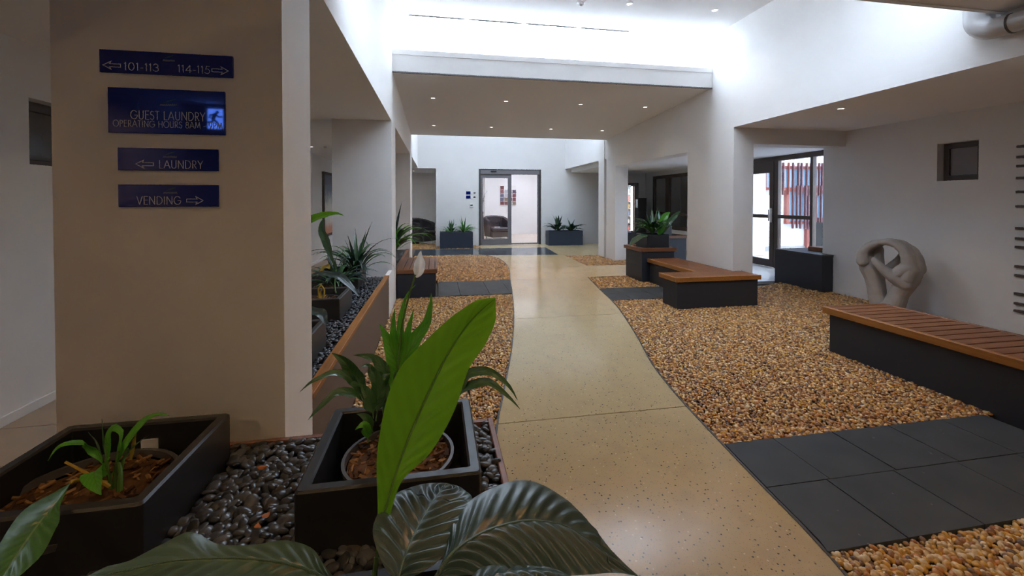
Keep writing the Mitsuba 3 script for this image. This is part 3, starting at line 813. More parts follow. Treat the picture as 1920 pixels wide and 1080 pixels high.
GL = {
    ' ': (0.34, []), '-': (0.34, [[(0.04, 0.36), (0.30, 0.36)]]),
    '0': (0.62, [arc_(0.31, 0.5, 0.25, 0.5, 0, 360, 24)]), '1': (0.30, [[(0.06, 0.86), (0.17, 1.0), (0.17, 0)]]),
    '3': (0.58, [arc_(0.27, 0.745, 0.2, 0.25, 160, -90, 14), arc_(0.27, 0.26, 0.24, 0.26, 90, -165, 14)]),
    '4': (0.64, [[(0.46, 0), (0.46, 1.0), (0.03, 0.27), (0.60, 0.27)]]),
    '5': (0.6, [[(0.50, 1.0), (0.20, 1.0), (0.13, 0.58)] + arc_(0.25, 0.32, 0.28, 0.32, 115, -150, 14)]),
    '8': (0.6, [arc_(0.29, 0.75, 0.19, 0.24, 0, 360, 18), arc_(0.29, 0.26, 0.25, 0.26, 0, 360, 20)]),
    '9': (0.62, [arc_(0.30, 0.69, 0.25, 0.30, 0, 360, 20), [(0.54, 0.62), (0.48, 0.45), (0.22, 0)]]),
    'A': (0.78, [[(0.02, 0), (0.39, 1.0), (0.76, 0)], [(0.16, 0.34), (0.62, 0.34)]]),
    'D': (0.78, [[(0.1, 0), (0.1, 1.0), (0.28, 1.0)] + arc_(0.26, 0.5, 0.46, 0.5, 88, -88, 16) + [(0.28, 0), (0.1, 0)]]),
    'E': (0.56, [[(0.5, 1.0), (0.1, 1.0), (0.1, 0), (0.5, 0)], [(0.1, 0.54), (0.48, 0.54)]]),
    'G': (0.92, [arc_(0.48, 0.5, 0.42, 0.5, 42, 345, 22) + [(0.9, 0.47), (0.55, 0.47)]]),
    'H': (0.76, [[(0.1, 0), (0.1, 1.0)], [(0.66, 0), (0.66, 1.0)], [(0.1, 0.54), (0.66, 0.54)]]),
    'I': (0.24, [[(0.12, 0), (0.12, 1.0)]]), 'L': (0.50, [[(0.1, 1.0), (0.1, 0), (0.46, 0)]]),
    'M': (0.92, [[(0.04, 0), (0.18, 1.0), (0.46, 0.12), (0.74, 1.0), (0.88, 0)]]),
    'N': (0.80, [[(0.1, 0), (0.1, 1.0), (0.70, 0.0), (0.70, 1.0)]]),
    'O': (0.94, [arc_(0.47, 0.5, 0.43, 0.5, 0, 360, 28)]),
    'P': (0.58, [[(0.1, 0), (0.1, 1.0), (0.28, 1.0)] + arc_(0.27, 0.74, 0.24, 0.26, 88, -88, 12) + [(0.1, 0.48)]]),
    'R': (0.62, [[(0.1, 0), (0.1, 1.0), (0.28, 1.0)] + arc_(0.27, 0.74, 0.24, 0.26, 88, -88, 12) + [(0.1, 0.48)], [(0.25, 0.48), (0.55, 0)]]),
    'S': (0.56, [arc_(0.28, 0.75, 0.19, 0.25, 35, 250, 14)[:-1] + arc_(0.26, 0.27, 0.22, 0.27, 75, -150, 14)]),
    'T': (0.54, [[(0.27, 0), (0.27, 1.0)], [(0.03, 1.0), (0.51, 1.0)]]),
    'U': (0.72, [[(0.1, 1.0), (0.1, 0.3)] + arc_(0.36, 0.3, 0.26, 0.3, 180, 360, 14) + [(0.62, 1.0)]]),
    'V': (0.72, [[(0.03, 1.0), (0.36, 0), (0.69, 1.0)]]), 'Y': (0.66, [[(0.03, 1.0), (0.33, 0.48), (0.63, 1.0)], [(0.33, 0.48), (0.33, 0)]]),
}


def lettering(text, x0, x1, z, h, y, weight=0.038):
    """thin geometric capitals from x0 to x1 on the plane y (read from -y)"""
    adv, parts = 0.0, []
    for ch in text:
        w_, st = GL[ch]
        parts += [LineString([(adv + a, b) for a, b in s]) for s in st]
        adv += w_ + 0.09
    sx = (x1 - x0) / (adv - 0.09)
    g = unary_union([shapely.affinity.scale(p_, sx, h, origin=(0, 0)).buffer(weight * h, quad_segs=3) for p_ in parts])
    m = prism(g, 0, 0.0012)
    m.apply_transform(trimesh.transformations.rotation_matrix(math.pi / 2, (1, 0, 0)))
    m.apply_translation((x0, y, z))
    return m


def arrow(x0, x1, z, y, left=True):
    h = 0.010
    P = [(0, 0), (0.45, 0.013 / 0.05), (0.38, 0.10), (1, 0.10), (1, -0.10), (0.38, -0.10), (0.45, -0.013 / 0.05), (0, 0)]
    w_ = x1 - x0
    pts = [((a if left else 1 - a) * w_ + x0, z + b * w_) for a, b in P]
    g = LineString(pts).buffer(0.0011, join_style=2)
    m = prism(g, 0, 0.0012)
    m.apply_transform(trimesh.transformations.rotation_matrix(math.pi / 2, (1, 0, 0)))
    m.apply_translation((0, y, 0))
    return m


YS = 1.73
yb_ = YS - 0.0085


def logo(k, x, z, w_):
    """tiny grey wordmark blur with a green swoosh over it"""
    gs = []
    for i in range(9):
        u = x - w_ / 2 + w_ * i / 8.5
        gs.append(LineString([(u, z - 0.0035), (u + 0.003, z + 0.003), (u + 0.0045, z - 0.003)]).buffer(0.0008))
    for nm, g, mt in (('wordmark', unary_union(gs), 'sign_grey_ink'),
                      ('swoosh', unary_union([LineString([(x - w_ * .3, z + 0.008), (x, z + 0.011), (x + w_ * .42, z + 0.019)]).buffer(0.001), LineString([(x - w_ * .1, z + 0.013), (x + w_ * .25, z + 0.017)]).buffer(0.0008)]), 'sign_green')):
        m = prism(g, 0, 0.001)
        m.apply_transform(trimesh.transformations.rotation_matrix(math.pi / 2, (1, 0, 0)))
        m.apply_translation((0, yb_, 0))
        obj(nm, m, mt, k)


def sign(lab, x0, x1, z0, z1, texts, arrows, lz, lw):
    k = thing('wall_sign', lab, 'sign')
    obj('panel', box(x0, x1, YS - 0.008, YS, z0, z1, 0.001), 'sign_blue', k)
    for t_ in texts:
        obj('lettering', lettering(*t_[:5], yb_), 'sign_ink', k)
    for a in arrows:
        obj('arrow', arrow(*a[:3], yb_, a[3]), 'sign_ink', k)
    logo(k, (x0 + x1) / 2 + 0.003, lz, lw)


sign('blue room number sign reading 101-113 and 114-115', -1.168, -0.741, 1.855, 1.935,
     [('101-113', -1.092, -0.981, 1.8655, 0.0265), ('114-115', -0.922, -0.815, 1.8665, 0.0265)], [(-1.156, -1.102, 1.8795, True), (-0.810, -0.755, 1.8795, False)], 1.9065, 0.036)
sign('blue guest laundry sign giving operating hours', -1.144, -0.769, 1.643, 1.803,
     [('GUEST LAUNDRY', -1.074, -0.834, 1.693, 0.030), ('OPERATING HOURS 8AM - 9PM', -1.128, -0.778, 1.665, 0.0225)], [], 1.7475, 0.052)
sign('blue laundry sign with an arrow to the left', -1.116, -0.793, 1.510, 1.590,
     [('LAUNDRY', -0.986, -0.843, 1.5185, 0.0285)], [(-1.059, -1.003, 1.5325, True)], 1.560, 0.042)
sign('blue vending sign with an arrow to the right', -1.116, -0.794, 1.379, 1.459,
     [('VENDING', -1.058, -0.916, 1.388, 0.0285)], [(-0.898, -0.843, 1.402, False)], 1.430, 0.042)

# ------------------------------------------------------------------ benches
k = thing('slatted_bench', 'long dark bench with a brown slatted timber top by the right wall', 'bench')
obj('base', box(3.60, 4.20, 0.4, 3.33, -0.06, 0.355, 0.004), 'bench_paint', k)
obj('front_rail', box(3.562, 3.60, 0.38, 3.372, 0.352, 0.412, 0.004), 'wood_rail', k)
obj('end_rail', box(3.60, 4.255, 3.335, 3.372, 0.352, 0.412, 0.004), 'wood_across', k)
obj('back_rail', box(4.22, 4.255, 0.38, 3.335, 0.352, 0.412, 0.004), 'wood_along', k)
y = 3.328
while y > 0.4:
    obj('slat', box(3.606, 4.215, y - 0.080, y, 0.385, 0.41, 0.003), 'wood_across', k)
    y -= 0.094
obj('under_board', box(3.60, 4.2, 0.4, 3.33, 0.355, 0.372), 'bench_paint', k)

k = thing('corner_bench', 'L shaped dark bench with a planked timber top around the white pillar', 'bench')
obj('base', box(3.055, 4.235, 4.965, 5.318, -0.06, 0.352, 0.004), 'bench_paint', k)
obj('base', box(3.60, 4.128, 5.318, 6.70, -0.06, 0.352, 0.004), 'bench_paint', k)
obj('front_rail', box(3.02, 4.268, 4.94, 4.975, 0.352, 0.412, 0.004), 'wood_rail', k)
obj('side_rail', box(3.02, 3.055, 4.975, 5.37, 0.352, 0.412, 0.004), 'wood_rail', k)
obj('side_rail', box(3.555, 3.59, 5.37, 6.71, 0.352, 0.412, 0.004), 'wood_rail', k)
for i in range(4):
    y0 = 4.979 + 0.085 * i
    obj('plank', box(3.06, 4.264, y0, y0 + 0.079, 0.36, 0.41, 0.003), 'wood_across', k)
obj('plank', box(3.06, 4.125, 5.321, 5.366, 0.36, 0.41, 0.002), 'wood_across', k)
for i in range(6):
    x0 = 3.594 + 0.089 * i
    obj('plank', box(x0, x0 + 0.083, 5.372, 6.71, 0.36, 0.41, 0.002), 'wood_along', k)

k = thing('low_bench', 'short dark bench with a timber top against the left pillar', 'bench')
obj('base', box(-0.57, -0.02, 6.24, 7.55, -0.06, 0.35, 0.004), 'bench_paint', k)
obj('front_rail', box(-0.572, 0.005, 6.215, 6.25, 0.35, 0.412, 0.004), 'wood_across', k)
obj('side_rail', box(-0.03, 0.005, 6.25, 7.58, 0.35, 0.412, 0.004), 'wood_along', k)
for i in range(6):
    x0 = -0.572 + 0.0905 * i
    obj('plank', box(x0, x0 + 0.083, 6.254, 7.58, 0.358, 0.41, 0.002), 'wood_along', k)


def tall_box(x0, x1, y0, y1, zt, label):
    k = thing('planter_plinth', label, 'planter box')
    obj('body', box(x0 + 0.03, x1 - 0.03, y0 + 0.03, y1 - 0.03, -0.06, zt - 0.06, 0.004), 'bench_paint', k)
    rim = sbox(x0, y0, x1, y1).difference(sbox(x0 + 0.08, y0 + 0.08, x1 - 0.08, y1 - 0.08))
    obj('timber_rim', prism(rim, zt - 0.06, zt), 'wood_across', k)
    obj('top', box(x0 + 0.08, x1 - 0.08, y0 + 0.08, y1 - 0.08, zt - 0.06, zt - 0.012), 'bench_paint', k)
    return k


tall_box(3.45, 4.12, 6.715, 7.40, 0.585, 'tall dark plinth with timber rim holding the leafy pot by the pillar')
tall_box(5.0, 5.75, 8.9, 9.7, 0.60, 'second tall dark plinth further back in the vending corner')

# ------------------------------------------------------------------ planting beds with black pebbles
ZP = 0.49


def bed(label, x0, x1, y0, y1, walls, capw, capm, ZP=ZP):
    k = thing('planting_bed', label, kind='structure')
    obj('soil', box(x0 + 0.02, x1 - 0.02, y0 + 0.01, y1 - 0.01, -0.06, ZP - 0.035), 'pebble_2', k)
    for w_ in walls:
        if w_ == 'R':
            obj('side_wall', box(x1 - capw, x1, y0, y1, -0.06, ZP - 0.02), 'bed_brown', k)
            obj('timber_cap', box(x1 - capw, x1 + 0.004, y0, y1, ZP - 0.02, ZP + 0.01, 0.003), capm, k)
        if w_ == 'B':
            obj('back_wall', box(x0, x1, y1 - 0.02, y1, -0.06, ZP + 0.005), capm, k)
        if w_ == 'F':
            obj('front_wall', box(x0, x1, y0, y0 + 0.02, -0.06, ZP + 0.005), 'bed_brown', k)
        if w_ == 'L':
            obj('side_wall', box(x0, x0 + 0.03, y0, y1, -0.06, ZP + 0.005), 'bed_brown', k)
    return k


B1 = (-1.33, 0.222, -0.6, 1.729)
bed1 = bed('raised bed of black pebbles in the foreground with a thin timber edge', *B1, 'RBFL', 0.018, 'wood_purple')
B2 = (-1.30, XL, 2.09, 5.285)
bed2 = bed('raised bed of black pebbles with a brown side wall between the pillars', *B2, 'RL', 0.05, 'wood_rail')
B3 = (-1.30, -0.60, 6.18, 9.49)
bed3 = bed('raised planting bed behind the low left bench', *B3, 'RL', 0.05, 'wood_along', 0.34)


# square planters
def rrect(x0, x1, y0, y1, r):
    pts = []
    for cx_, cy_, a0 in ((x1 - r, y1 - r, 0), (x0 + r, y1 - r, 90), (x0 + r, y0 + r, 180), (x1 - r, y0 + r, 270)):
        for a in (0, 30, 60, 90):
            pts.append((cx_ + r * math.cos(math.radians(a0 + a)), cy_ + r * math.sin(math.radians(a0 + a))))
    return np.array(pts)


def open_box(x0, x1, y0, y1, z0, z1, t, zf, b=0.006):
    rings = [(0, z0), (0, z1 - b), (b, z1), (t - b, z1), (t, z1 - b), (t + 0.004, zf)]
    v, f = [], []
    for i_, z in rings:
        p_ = rrect(x0 + i_, x1 - i_, y0 + i_, y1 - i_, max(0.004, 0.012 - i_ * 0.2))
        v += [(a, b_, z) for a, b_ in p_]
    n = 16
    for q in range(len(rings) - 1):
        for j in range(n):
            a, b_, c_, d_ = q * n + j, q * n + (j + 1) % n, (q + 1) * n + (j + 1) % n, (q + 1) * n + j
            f += [(a, b_, c_), (a, c_, d_)]
    v += [((x0 + x1) / 2, (y0 + y1) / 2, z0), ((x0 + x1) / 2, (y0 + y1) / 2, zf)]
    L = len(v)
    for j in range(n):
        f += [(L - 2, (j + 1) % n, j), (L - 1, (len(rings) - 1) * n + j, (len(rings) - 1) * n + (j + 1) % n)]
    m = trimesh.Trimesh(v, f, process=False)
    m.fix_normals()
    return m


def planter(label, x0, x1, y0, y1, z0, z1, mat='planter_plastic', t=0.035, zf=None, group=None):
    return obj('planter_box', open_box(x0, x1, y0, y1, z0, z1, t, zf if zf is not None else z0 + 0.02), mat, smooth=30, label=label, cat='planter', group=group)


PA = (-1.215, -0.722, 1.178, 1.638)
PB = (-0.366, 0.121, 1.152, 1.602)
PC = (-0.372, 0.115, 0.44, 0.888)
planter('square black planter at the lower left holding a small seedling', *PA, 0.40, 0.65, zf=0.46)
planter('square black planter in the middle foreground with the flowering lily', *PB, 0.40, 0.65, zf=0.46)
planter('square black planter under the huge foreground leaves', *PC, 0.40, 0.65, zf=0.46)
PR = [(-1.20, -0.735, 3.41, 3.88), (-1.16, -0.695, 2.38, 2.84), (-1.27, -0.81, 4.60, 5.12)]
planter('grey black square pot in the pebble bed, the one with the yellow stems', *PR[0], 0.40, 0.65, 'planter_grey')
planter('grey black square pot nearest behind the sign pillar', *PR[1], 0.40, 0.65, 'planter_grey')
planter('grey black square pot under the bushy plant by the white pillar', *PR[2], 0.40, 0.65, 'planter_grey')
planter('black square pot on the tall plinth by the pillar', 3.627, 4.05, 6.84, 7.26, 0.572, 0.81)
planter('blue black long planter trough left of the glass door', 0.088, 1.056, 12.5, 12.95, -0.01, 0.481, 'planter_blue', 0.03, 0.40)
planter('blue black long planter trough right of the glass door', 3.457, 4.58, 12.8, 13.22, -0.01, 0.456, 'planter_blue', 0.03, 0.38)
planter('small dark pot on the plinth in the vending corner', 5.1, 5.45, 9.1, 9.45, 0.588, 0.83)
planter('dark pot hidden behind the low left bench', -1.06, -0.66, 6.85, 7.25, 0.30, 0.55, 'planter_grey')


# ------------------------------------------------------------------ stones
def stones(poly, s, size, flat, z, palette, weights, holes=(), vis=None, jit=0.45, colj=0.25, sub=0):
    """jittered grid of stones over poly: list of (centre, scales, yaw, tilt, colour index)"""
    x0, y0, x1, y1 = poly.bounds
    gx_, gy_ = np.meshgrid(np.arange(x0, x1, s), np.arange(y0, y1, s * 0.87))
    gx_ = gx_ + (np.arange(gx_.shape[0]) % 2)[:, None] * s / 2
    p = np.c_[gx_.ravel(), gy_.ravel()] + rng.uniform(-jit, jit, (gx_.size, 2)) * s
    keep = shapely.contains_xy(poly, p[:, 0], p[:, 1])
    p = p[keep]
    n = len(p)
    a = size * rng.uniform(0.75, 1.3, n)
    sc_ = np.c_[a, a * rng.uniform(0.6, 0.85, n), a * flat * rng.uniform(0.75, 1.2, n)]
    zz = z + rng.uniform(-0.25, 0.35, n) * size * flat * 2
    return dict(c=np.c_[p, zz], s=sc_, yaw=rng.uniform(0, np.pi, n), tilt=rng.normal(0, 0.32, (n, 2)), k=rng.choice(len(palette), n, p=weights))


def rotmat(yaw, tilt):
    c_, s_ = np.cos(yaw), np.sin(yaw)
    Rz = np.zeros((len(yaw), 3, 3))
    Rz[:, 0, 0], Rz[:, 0, 1], Rz[:, 1, 0], Rz[:, 1, 1], Rz[:, 2, 2] = c_, -s_, s_, c_, 1
    cx_, sx_ = np.cos(tilt[:, 0]), np.sin(tilt[:, 0])
    Rx = np.zeros_like(Rz)
    Rx[:, 0, 0], Rx[:, 1, 1], Rx[:, 1, 2], Rx[:, 2, 1], Rx[:, 2, 2] = 1, cx_, -sx_, sx_, cx_
    cy_, sy_ = np.cos(tilt[:, 1]), np.sin(tilt[:, 1])
    Ry = np.zeros_like(Rz)
    Ry[:, 1, 1], Ry[:, 0, 0], Ry[:, 0, 2], Ry[:, 2, 0], Ry[:, 2, 2] = 1, cy_, sy_, -sy_, cy_
    return Rz @ Rx @ Ry


def shapes_of(sub, n=6):
    out = []
    for i in range(n):
        m = trimesh.creation.icosphere(subdivisions=sub, radius=1.0)
        v = np.array(m.vertices)
        v *= (1 + 0.22 * (meshkit.noise(v * 1.1 + 11 * i, i) - 0.5))[:, None] * 1.04
        out.append((v, np.array(m.faces)))
    return out


ICO0, ICO1 = shapes_of(0), shapes_of(1)


def merged(S, idx, shapes, palette, colj=0.3):
    R = rotmat(S['yaw'][idx], S['tilt'][idx]) * S['s'][idx][:, None, :]
    which = rng.integers(len(shapes), size=len(idx))
    V, Fa, C, off = [], [], [], 0
    pal = np.array(palette)
    for w_ in range(len(shapes)):
        m = which == w_
        if not m.any():
            continue
        v0, f0 = shapes[w_]
        v = np.einsum('nij,vj->nvi', R[m], v0) + S['c'][idx][m][:, None]
        cc = pal[S['k'][idx][m]] * rng.uniform(1 - colj, 1 + colj, (m.sum(), 1))
        V.append(v.reshape(-1, 3))
        Fa.append((f0[None] + (np.arange(m.sum()) * len(v0))[:, None, None]).reshape(-1, 3) + off)
        C.append(np.repeat(cc, len(v0), axis=0))
        off += m.sum() * len(v0)
    return (np.vstack(V), np.vstack(Fa)), np.vstack(C)


def hidden_by(p, blockers):
    """rough: is the point inside the outline of a planter box on the picture"""
    return False


def in_view(c):
    q = c - O
    d = q @ FW
    with np.errstate(all='ignore'):
        x, y = 960 + F * (q @ RT) / d, CY - F * (q @ UP) / d
    return (d > 0.1) & (x > 0) & (x < 1920) & (y > 0) & (y < 1080), d, x, y


def lay(parent, S, palette, single_mat, attr_mat, shapes, singles=0, mask=None, part='stone', rest='stones'):
    vis, d, x, y_ = in_view(S['c'])
    if mask is not None:
        vis &= mask(S['c'], x, y_)
    order = np.argsort(np.where(vis, d, 1e9))
    one = order[:min(singles, int(vis.sum()))]
    R = rotmat(S['yaw'], S['tilt']) * S['s'][:, None, :]
    plies = [[mikit.ply(s_, f'{single_mat}_{i}', smooth=True) for s_ in ICO1[:3]] for i in range(len(palette))] if len(one) else []
    for i in one:
        M = np.eye(4)
        M[:3, :3], M[:3, 3] = R[i], S['c'][i]
        scene[numbered(f'{parent}__{part}')] = {**plies[S['k'][i]][i % 3], 'to_world': T(M.tolist())}
    left = np.setdiff1d(np.arange(len(d)), one)
    near = left[(d[left] < 3.6)]
    m, c_ = merged(S, left, shapes, palette)
    obj(rest, m, attr_mat, parent, smooth=True, color=c_, kind='stuff')


UNI = [1 / 5] * 5
# black pebbles
p1 = sbox(B1[0] + 0.04, 0.30, B1[1] - 0.022, B1[3] - 0.024)
for q in (PA, PB, PC):
    p1 = p1.difference(sbox(q[0] + 0.004, q[2] + 0.004, q[1] - 0.004, q[3] - 0.004))
S1 = stones(p1, 0.0240, 0.0195, 0.44, ZP - 0.004, PEBBLE, [0.3, 0.25, 0.2, 0.15, 0.1])
nS = len(S1['c'])


def m1(c_, x, y_):
    return ((x > 330) & (x < 600) & (y_ > 800)) | ((x > 880) & (x < 960) & (y_ < 930)) | ((x > 590) & (x < 705) & (y_ > 1020))


lay(bed1, S1, PEBBLE, 'pebble', 'stone_attr_black', ICO1, 300, m1, 'pebble', 'pebbles')
for b_, bd, q in ((B2, bed2, PR), (B3, bed3, [(-1.06, -0.66, 6.85, 7.25)])):
    pp = sbox(b_[0] + 0.04, b_[2] + 0.01, b_[1] - 0.055, b_[3] - 0.01)
    for r_ in q:
        pp = pp.difference(sbox(r_[0] + 0.004, r_[2] + 0.004, r_[1] - 0.004, r_[3] - 0.004))
    S2 = stones(pp, 0.030, 0.0215, 0.48, (0.34 if bd == bed3 else ZP) - 0.012, PEBBLE, [0.3, 0.25, 0.2, 0.15, 0.1])
    lay(bd, S2, PEBBLE, 'pebble', 'stone_attr_black', ICO0, 0)
# fallen rusty petals on the pebbles
for (x, y_), a, lab in (((491, 877), 0.3, 'single orange petal lying nearest the sign pillar'), ((498, 967), 1.2, 'orange petal in the nearer pair, beside the middle planter'), ((483, 988), 2.0, 'orange petal closest to the viewer among the pebbles')):
    d_ = FW + (x - 960) / F * RT + (CY - y_) / F * UP
    c0 = O + d_ * (ZP + 0.022 - EYE) / d_[2]
    u = np.linspace(-1, 1, 7)
    v = np.vstack([np.c_[0.016 * u, s * 0.009 * (1 - u * u), 0.004 * (1 - s * s) + 0.003 * u * u] for s in (-1, 0, 1)])
    f = [(r * 7 + i, r * 7 + i + 1, (r + 1) * 7 + i + 1) for r in (0, 1) for i in range(6)] + [(r * 7 + i, (r + 1) * 7 + i + 1, (r + 1) * 7 + i) for r in (0, 1) for i in range(6)]
    m = trimesh.Trimesh(v, f, process=False)
    m.apply_transform(trimesh.transformations.euler_matrix(0.3, 0.2, a))
    m.apply_translation(c0)
    obj('fallen_petal', m, 'rust_leaf', smooth=True, label=lab, cat='petal', group='orange petals on the black pebbles')

# brown river gravel
rp = Polygon(dense(right_edge, 80) + [(5.99, 7.36), (5.99, -0.2), (1.47, -0.2)]).buffer(-0.01)
block = unary_union([sbox(3.61, 0.4, 4.19, 3.32), sbox(3.06, 4.97, 4.23, 5.31), sbox(3.61, 5.3, 4.44, 6.69), sbox(3.48, 6.74, 4.1, 7.37), sbox(5.81, 5.53, 6.5, 6.4), sbox(4.27, 0.2, 4.5, 2.2)])
pave = unary_union([sbox(1.3, 1.404, 3.512, 2.148), sbox(2.1, 5.567, 3.602, 6.353)])
beds = [
    ('gravel bed of brown river stones between path and slatted bench', rp.intersection(sbox(1, 2.15, 6, 5.567)).difference(block), 300),
    ('strip of brown river stones at the lower right corner', rp.intersection(sbox(1, 0.35, 3.6, 1.404)).difference(block), 300),
    ('brown gravel beyond the small paver strip', rp.intersection(sbox(2.1, 5.567, 5.99, 7.36)).difference(block).difference(pave).difference(Polygon([(4.5, 5.7), (6.2, 6.5), (6.2, 7.4), (4.45, 7.4)])), 0),
    ('brown gravel patch beside the far right pillar', patch.buffer(-0.01).difference(sbox(XR - 0.02, 9.33, 4.5, 10.3)), 0),
    ('brown gravel on the left between raised bed and path', Polygon(L_main + [(-0.575, 10), (-0.575, 1.74), (0.2, 1.74)]).buffer(0).intersection(sbox(-0.575, 1.74, 2, 6.235)).difference(sbox(-0.63, 5.2, -0.57, 5.7)).buffer(-0.008), 0),
    ('brown gravel on the left beyond the paver strip, with a curved edge', Polygon(L_main + curve[1:] + [(-0.02, 10.95), (-0.02, 6)]).buffer(0).intersection(sbox(0.0, 7.335, 2, 10.96)).buffer(-0.008).union(sbox(-0.56, 7.6, 0.01, 10.95)), 0),
    ('narrow gravel strip inside the far left opening', sbox(-0.8, 12.5, -0.03, 14.0), 0),
    ('scrap of gravel around the trough left of the glass door', sbox(0.0, 12.48, 1.31, 13.24).difference(sbox(0.09, 12.5, 1.055, 12.95)), 0),
]
for lab, poly, ns in beds:
    g = thing('gravel_bed', lab, kind='structure')
    obj('ground', prism(poly, -0.08, -0.022), 'bed_soil', g)
    far = poly.bounds[1] > 5.0
    near_strip = ns and poly.bounds[3] < 1.5
    S = stones(poly, 0.0190 if not far else 0.026, 0.0137 if not far else 0.0185, 0.68, -0.006, GRAVEL, [0.14, 0.30, 0.07, 0.24, 0.06, 0.13, 0.06] if near_strip else GWEIGHT)
    lay(g, S, GRAVEL, 'gravel', 'stone_attr', ICO1 if near_strip else ICO0, ns, None, 'stone', 'stones')

# ------------------------------------------------------------------ plants
VIEW = -FW


def grid_faces(nu, nv):
    i, j = np.meshgrid(np.arange(nu - 1), np.arange(nv - 1), indexing='ij')
    a = (i * nv + j).ravel()
    return np.vstack([np.c_[a, a + nv, a + nv + 1], np.c_[a, a + nv + 1, a + 1]])


def leaf_mesh(C, W, hint, fold=0.25, nu=18, nv=7, corr=0.0, veins=12, wave=0.0, twist=None):
    """blade along the points C, half widths W (metres, by station), its upper side towards hint"""
    P = spline(C, nu)
    t = np.linspace(0, 1, nu)
    Wd = PchipInterpolator(np.linspace(0, 1, len(W)), W)(t)
    tan = np.gradient(P, axis=0)
    tan /= np.linalg.norm(tan, axis=1, keepdims=True) + 1e-9
    side = np.cross(tan, np.asarray(hint, float))
    side /= np.linalg.norm(side, axis=1, keepdims=True) + 1e-9
    nor = np.cross(side, tan)
    s = np.linspace(-1, 1, nv)
    off = fold * np.abs(s)[None] * Wd[:, None] + corr * np.sin(2 * np.pi * veins * (t[:, None] - 0.16 * np.abs(s)[None])) * (np.abs(s) * (1.15 - np.abs(s)) * 3)[None] + wave * np.sin(t * 17)[:, None] * (s ** 3)[None] * Wd[:, None]
    V = P[:, None] + side[:, None] * (s[None, :, None] * Wd[:, None, None] * math.sqrt(max(1 - fold ** 2 * 0.5, 0.3))) + nor[:, None] * off[..., None]
    uv = np.stack(np.broadcast_arrays(t[:, None], (s * 0.5 + 0.5)[None]), -1).reshape(-1, 2)
    return (V.reshape(-1, 3), grid_faces(nu, nv)), uv


def leaf_edges(M, L, R, nu=48, nv=25, corr=0.0, veins=14, bulge=0.12):
    """blade lofted from its midrib to its two edges; each list holds picture readings (x, y, depth)"""
    t = np.linspace(0, 1, nu)
    m, l, r = (spline([at(*q) for q in Q], nu) for Q in (M, L, R))
    s = np.linspace(-1, 1, nv)
    nor = np.cross(np.gradient(m, axis=0), r - l)
    nor /= np.linalg.norm(nor, axis=1, keepdims=True) + 1e-9
    nor[np.sum(nor * VIEW, axis=1) < 0] *= -1
    V = np.where((s < 0)[None, :, None], m[:, None] + (l - m)[:, None] * (-s)[None, :, None], m[:, None] + (r - m)[:, None] * s[None, :, None])
    w_ = np.linalg.norm(r - l, axis=1) / 2
    a = np.abs(s)
    V = V + nor[:, None] * ((bulge * w_)[:, None] * (4 * a * (1 - a))[None] + corr * np.minimum(1, w_ / 0.03)[:, None] * np.sin(2 * np.pi * veins * (t[:, None] - 0.17 * a[None])) * np.minimum(1, a * 5)[None] * (1 - a ** 4)[None])[..., None]
    uv = np.stack(np.broadcast_arrays(t[:, None], (s * 0.5 + 0.5)[None]), -1).reshape(-1, 2)
    return (V.reshape(-1, 3), grid_faces(nu, nv)), uv, m


def add_leaf(k, P, wpx, mat, hint=None, fold=0.3, nu=20, nv=7, corr=0.0008, veins=14, wave=0.1, name='leaf', stem=None):
    """leaf read from the picture: P = (x, y, depth) along its midline, wpx = half widths in pixels"""
    C = [at(*q) for q in P]
    zs = np.mean([pix(c)[2] for c in C]) / F
    h = np.array(VIEW) * 0.75 + np.array([0, 0, 0.65]) if hint is None else hint
    m, uv = leaf_mesh(C, np.array(wpx) * zs, h, fold, nu, nv, corr, veins, wave)
    return obj(name, m, mat, k, smooth=True, uv=uv)


def petiole(k, P, r0, r1, mat='stem_green', name='petiole'):
    C = spline([at(*q) for q in P], 10)
    return obj(name, tube(C, np.linspace(r0, r1, 10), 7), mat, k, smooth=40)


LANCE = np.array([0.12, 0.5, 0.88, 1.0, 0.9, 0.62, 0.3, 0.03])


def rosette(k, base, n, length, width, lift, mats, seed, az=(0, 2 * math.pi), stemlen=0.3, droop=1.0, nu=11, nv=5, straight=0.2):
    r = np.random.default_rng(seed)
    for i in range(n):
        a = az[0] + (az[1] - az[0]) * ((i + r.uniform(-0.35, 0.35)) / n)
        e = lift + r.uniform(-0.3, 0.3)
        end = -r.uniform(0.35, 1.1) * droop
        if r.random() < straight:
            e, end = 1.4, 1.1
        Ln = length * r.uniform(0.7, 1.15)
        h = np.array([math.cos(a), math.sin(a), 0])
        t = np.linspace(0, 1, 8)
        ang = e + (end - e) * t ** 1.5
        st = np.c_[np.cos(ang)[:, None] * h[None, :2], np.sin(ang)]
        P = np.array(base) + h * 0.012 + np.vstack([np.zeros(3), np.cumsum(st[:-1], axis=0)]) * Ln / 7
        W = np.r_[[0.05, 0.06, 0.35], LANCE[2:]] * width * r.uniform(0.75, 1.2)
        hint = np.cross(np.cross(P[3] - P[0], [0, 0, 1.0]), P[3] - P[0])
        hint = hint / np.linalg.norm(hint) + h * (0.15 if e < 1.2 else -0.8)
        m, uv = leaf_mesh(P, W, hint, 0.3, nu, nv, 0.0005, 10, 0.12)
        obj('leaf', m, mats[int(r.integers(len(mats)))], k, smooth=True, uv=uv)


